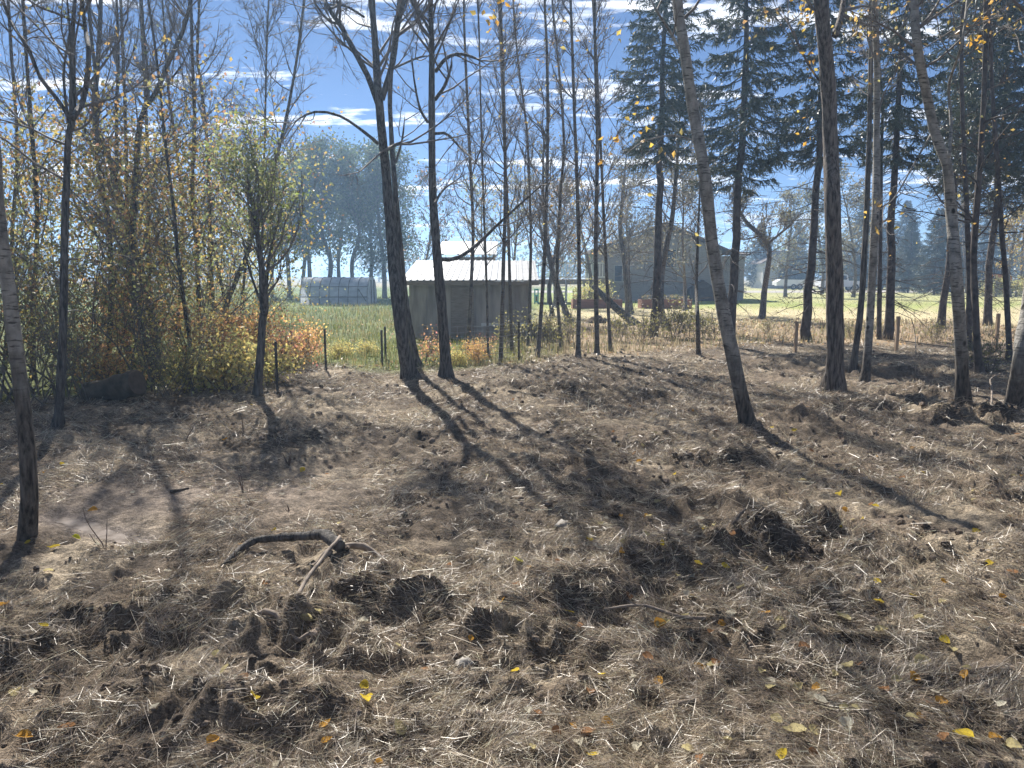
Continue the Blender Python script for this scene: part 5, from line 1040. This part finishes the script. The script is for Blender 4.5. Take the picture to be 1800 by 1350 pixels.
def leaf_mesh(k, c):
    rg = np.random.default_rng(200+k); n = 9; t = np.linspace(0, 1, n); wd = .40*np.sin(pi*t**.75)**.8*(1-.25*t); curl = rg.uniform(-.3, 1.0); V = []; bend = rg.uniform(-.9, 1.2)
    for i in range(n):
        x = t[i]-.5; zc_ = bend*(x*x)-.05
        for s in (-1, 0, 1): V.append((x, s*wd[i]*(1+.06*rg.normal()), zc_+curl*wd[i]*abs(s)*.8+.02*rg.normal()))
    Q = [(i*3+j, (i+1)*3+j, (i+1)*3+j+1, i*3+j+1) for i in range(n-1) for j in range(2)]
    m0 = len(V); V += [(-.5, -.012, -.05), (-.5, .012, -.05), (-.85, .03, rg.uniform(-.02, .12))]; mb = MB(); mb.add(V, Q, [(m0, m0+1, m0+2)]); return mb.data('fallen_leaf', LM[c])
LMESH = {(k, c): leaf_mesh(k, c) for k in range(4) for c in LC}
GL = 'fallen leaves on the raked ground'
def fleaf(u, v, c, size, lab, rg):
    b = gp(u, v); o = link('fallen_leaf', LMESH[(int(rg.integers(0, 4)), c)]); n = normal_of(b[0:1], b[1:2], .06)[0]
    q = Vector(n).to_track_quat('Z', 'Y').to_euler(); o.rotation_euler = (q.x+rg.normal(0, .3), q.y+rg.normal(0, .3), rg.uniform(0, 6.28)); o.location = (b[0], b[1], b[2]+.012+size*.12); o.scale = (size*.88,)*3
    tag(o, lab, 'leaf', GL)
rgL = np.random.default_rng(17)
H_ = [(910,993,'lemon yellow',.085,'bright lemon leaf alone in the centre below the long shadow'),(163,897,'orange',.075,'orange leaf on bare soil right of the left-edge aspen'),(95,968,'bright yellow',.08,'yellow leaf nearest the foot of the left-edge aspen'),(48,963,'bright yellow',.07,'yellow leaf left of the left-edge aspen foot'),(135,953,'lemon yellow',.06,'lemon leaf beside the wet rut'),
      (538,1120,'pale yellow',.085,'large pale leaf at the foot of the slanting stick'),(645,1245,'bright yellow',.075,'yellow leaf in the bottom centre-left straw'),(703,1290,'pale yellow',.075,'pale leaf at the bottom centre-left'),(1212,1322,'pale yellow',.085,'large pale leaf standing at the bottom edge'),(1148,1343,'whitish',.075,'whitish leaf cut by the bottom edge'),
      (1395,1306,'pale yellow',.095,'large pale leaf near the bottom right'),(1433,1300,'pale yellow',.07,'pale leaf beside the large one near the bottom right'),(1441,1262,'whitish',.08,'whitish crumpled leaf above the large pale one'),(1437,1228,'orange',.075,'orange leaf in the right foreground'),(1040,1310,'bright yellow',.065,'yellow leaf at the bottom centre'),(1033,1282,'brown',.07,'brown leaf at the bottom centre'),
      (1165,1135,'pale yellow',.075,'pale leaf below the thin brown curved stick'),(1203,1104,'pale yellow',.06,'pale leaf resting on the thin brown curved stick'),(1342,1108,'orange',.07,'orange leaf right of the thin brown curved stick'),(1543,1085,'bright yellow',.06,'yellow leaf by the whitish stone'),(1515,913,'bright yellow',.07,'bright yellow leaf right of the debris pile'),(1733,1018,'bright yellow',.075,'bright yellow leaf at right in front of the dark ridge'),
      (1480,1110,'pale yellow',.085,'long pale leaf left of the whitish stone'),(1000,1087,'bright yellow',.065,'yellow leaf below the root heap'),(880,1095,'orange',.07,'orange leaf in the centre foreground'),(395,777,'orange',.07,'orange leaf far on the left raked soil'),(1475,870,'bright yellow',.08,'yellow leaf cluster above the debris pile'),(1236,925,'bright yellow',.06,'yellow leaf left above the leaning smooth stick'),
      (420,966,'orange',.06,'orange leaf left above the arched branch'),(28,1220,'pale yellow',.07,'pale leaf at the left edge of the foreground'),(95,1272,'orange',.055,'small orange leaf at the bottom left'),(80,1148,'bright yellow',.05,'small yellow leaf in the left foreground'),(8,1082,'orange',.065,'orange leaf at the left edge'),(110,826,'bright yellow',.07,'yellow leaf right of the left-edge aspen trunk'),
      (1260,884,'whitish',.05,'whitish leaf on the middle ridge'),(1620,1188,'pale yellow',.08,'pale leaf pair in the right foreground'),(1607,1214,'orange',.07,'orange leaf pair in the right foreground'),(1690,1327,'bright yellow',.075,'yellow leaf at the bottom right corner'),(1780,1320,'pale yellow',.065,'pale leaf in the bottom right corner'),(1750,1308,'orange',.06,'orange leaf in the bottom right corner')]
for h in H_: fleaf(*h, rgL)
LMK = [(45,945,'the left-edge aspen foot'),(180,940,'the wet rut'),(300,860,'the small dark stick'),(455,705,'the leafy stump trunk'),(508,818,'the charred-looking stub'),(550,778,'the far dark root clump'),(500,985,'the arched branch'),(690,990,'the pale dry branch'),(560,1070,'the slanting stick'),(650,1060,'the torn sod clump'),
       (248,1208,'the round pale stone'),(720,668,'the thickest trunk'),(790,670,'the straight dark trunk'),(990,935,'the grey flat stone'),(815,1172,'the centre foreground stone'),(1175,1005,'the small root heap'),(1170,1100,'the thin curved stick'),(1260,960,'the leaning smooth stick'),(1380,970,'the large debris pile'),(1287,808,'the dark sod lump'),
       (1313,752,'the leaning birch foot'),(1467,690,'the thick brown trunk'),(1590,785,'the thin stick by the birch shadow'),(1650,742,'the sod heap at the crooked aspen'),(1782,738,'the right-edge birch foot'),(1535,1102,'the whitish stone'),(1648,1082,'the right foreground stub'),(1770,1075,'the pale bent stick'),(1200,1240,'the short pale stick'),(1740,1195,'the small forked stick'),(835,1240,'the short bottom stick'),(1395,1306,'the large pale leaf at bottom right'),(1040,1310,'the yellow leaf at bottom centre'),(95,1272,'the small orange leaf at bottom left'),(1690,1327,'the bottom right corner leaf')]
def reg(u, v):
    d = [((u-a)**2+((v-b)*1.6)**2, a, b, n) for a, b, n in LMK]; _, a, b, n = min(d)
    return ('left of' if u < a-45 else 'right of' if u > a+45 else 'behind' if v < b else 'in front of')+' '+n
for k in range(240):
    v = 690+660*rgL.uniform()**1.0; u = rgL.uniform(0, 1800)**1 if rgL.uniform() < .4 else rgL.uniform(900, 1800)
    c = ['pale yellow', 'whitish', 'bright yellow', 'brown', 'orange', 'pale yellow', 'whitish', 'brown'][int(rgL.integers(0, 8))]
    fleaf(u, v, c, rgL.uniform(.04, .068), 'small %s fallen leaf %s' % (c, reg(u, v)), rgL)
# small twigs of leaves hanging near the top: golden sprays
def spray(u, v, Y, n, lab, seed):
    p = at(u, v, Y); rg = np.random.default_rng(seed); o = empty('leaf_spray', p, lab, 'leafy twig', 'golden leafy twigs hanging from branches')
    w = MB(); P = limb(rg, p+A(0, 0, .25), A(rg.normal(0, .5), .1, -.8), .4, 6, .2, -.02); w.tube(P, np.linspace(.005, .0025, 6), 4); w.build('twig', M['bark_twig'], o)
    lm = MB(); lm.leaves(P[rg.integers(1, 6, n)]+rg.normal(0, .07, (n, 3)), .075, [(.66,.42,.06),(.62,.34,.05),(.70,.52,.10)], rg); lm.build('foliage', M['leaf'], o)
for k, (u, v, Y, n, lab) in enumerate(((1115, 235, 8, 14, 'golden leaf cluster hanging before the leftmost spruce'), (1092, 268, 8, 12, 'lower golden leaf cluster left of the leftmost spruce'), (885, 25, 8.5, 18, 'golden leaf cluster at the top centre above the shed'), (860, 15, 8.5, 8, 'small golden cluster left of the top centre one'),
        (1415, 28, 9.5, 18, 'golden leaf cluster at the top left of the brown trunk'), (1420, 110, 10, 12, 'golden leaf cluster along the left side of the brown trunk'), (1418, 225, 10, 10, 'golden leaf cluster lower left of the brown trunk'), (1510, 60, 9.8, 8, 'golden leaf cluster at the top right of the brown trunk'), (1690, 75, 8.6, 12, 'golden leaf cluster right of the crooked aspen top'), (1720, 45, 8.6, 10, 'golden leaf cluster at the top right'))): spray(u, v, Y, n, lab, 500+k)

# ------------------------------------------------------------------ haze volume, added in place of lens glare
VEIL = 0.0021
m = bpy.data.materials.new('veil'); m.use_nodes = True; t = m.node_tree; t.nodes.clear(); out = t.nodes.new('ShaderNodeOutputMaterial')
pv = t.nodes.new('ShaderNodeVolumePrincipled'); pv.inputs['Color'].default_value = (.42, .66, 1, 1); pv.inputs['Density'].default_value = VEIL; pv.inputs['Anisotropy'].default_value = .5
t.links.new(pv.outputs[0], out.inputs['Volume']); m.cycles.homogeneous_volume = True
hz = MB().box(-5100, 5100, -5100, 5100, -1.2, 12.9).build('veil', m); tag(hz, 'thin bluish haze added to imitate lens glare', 'veil', kind='stuff')
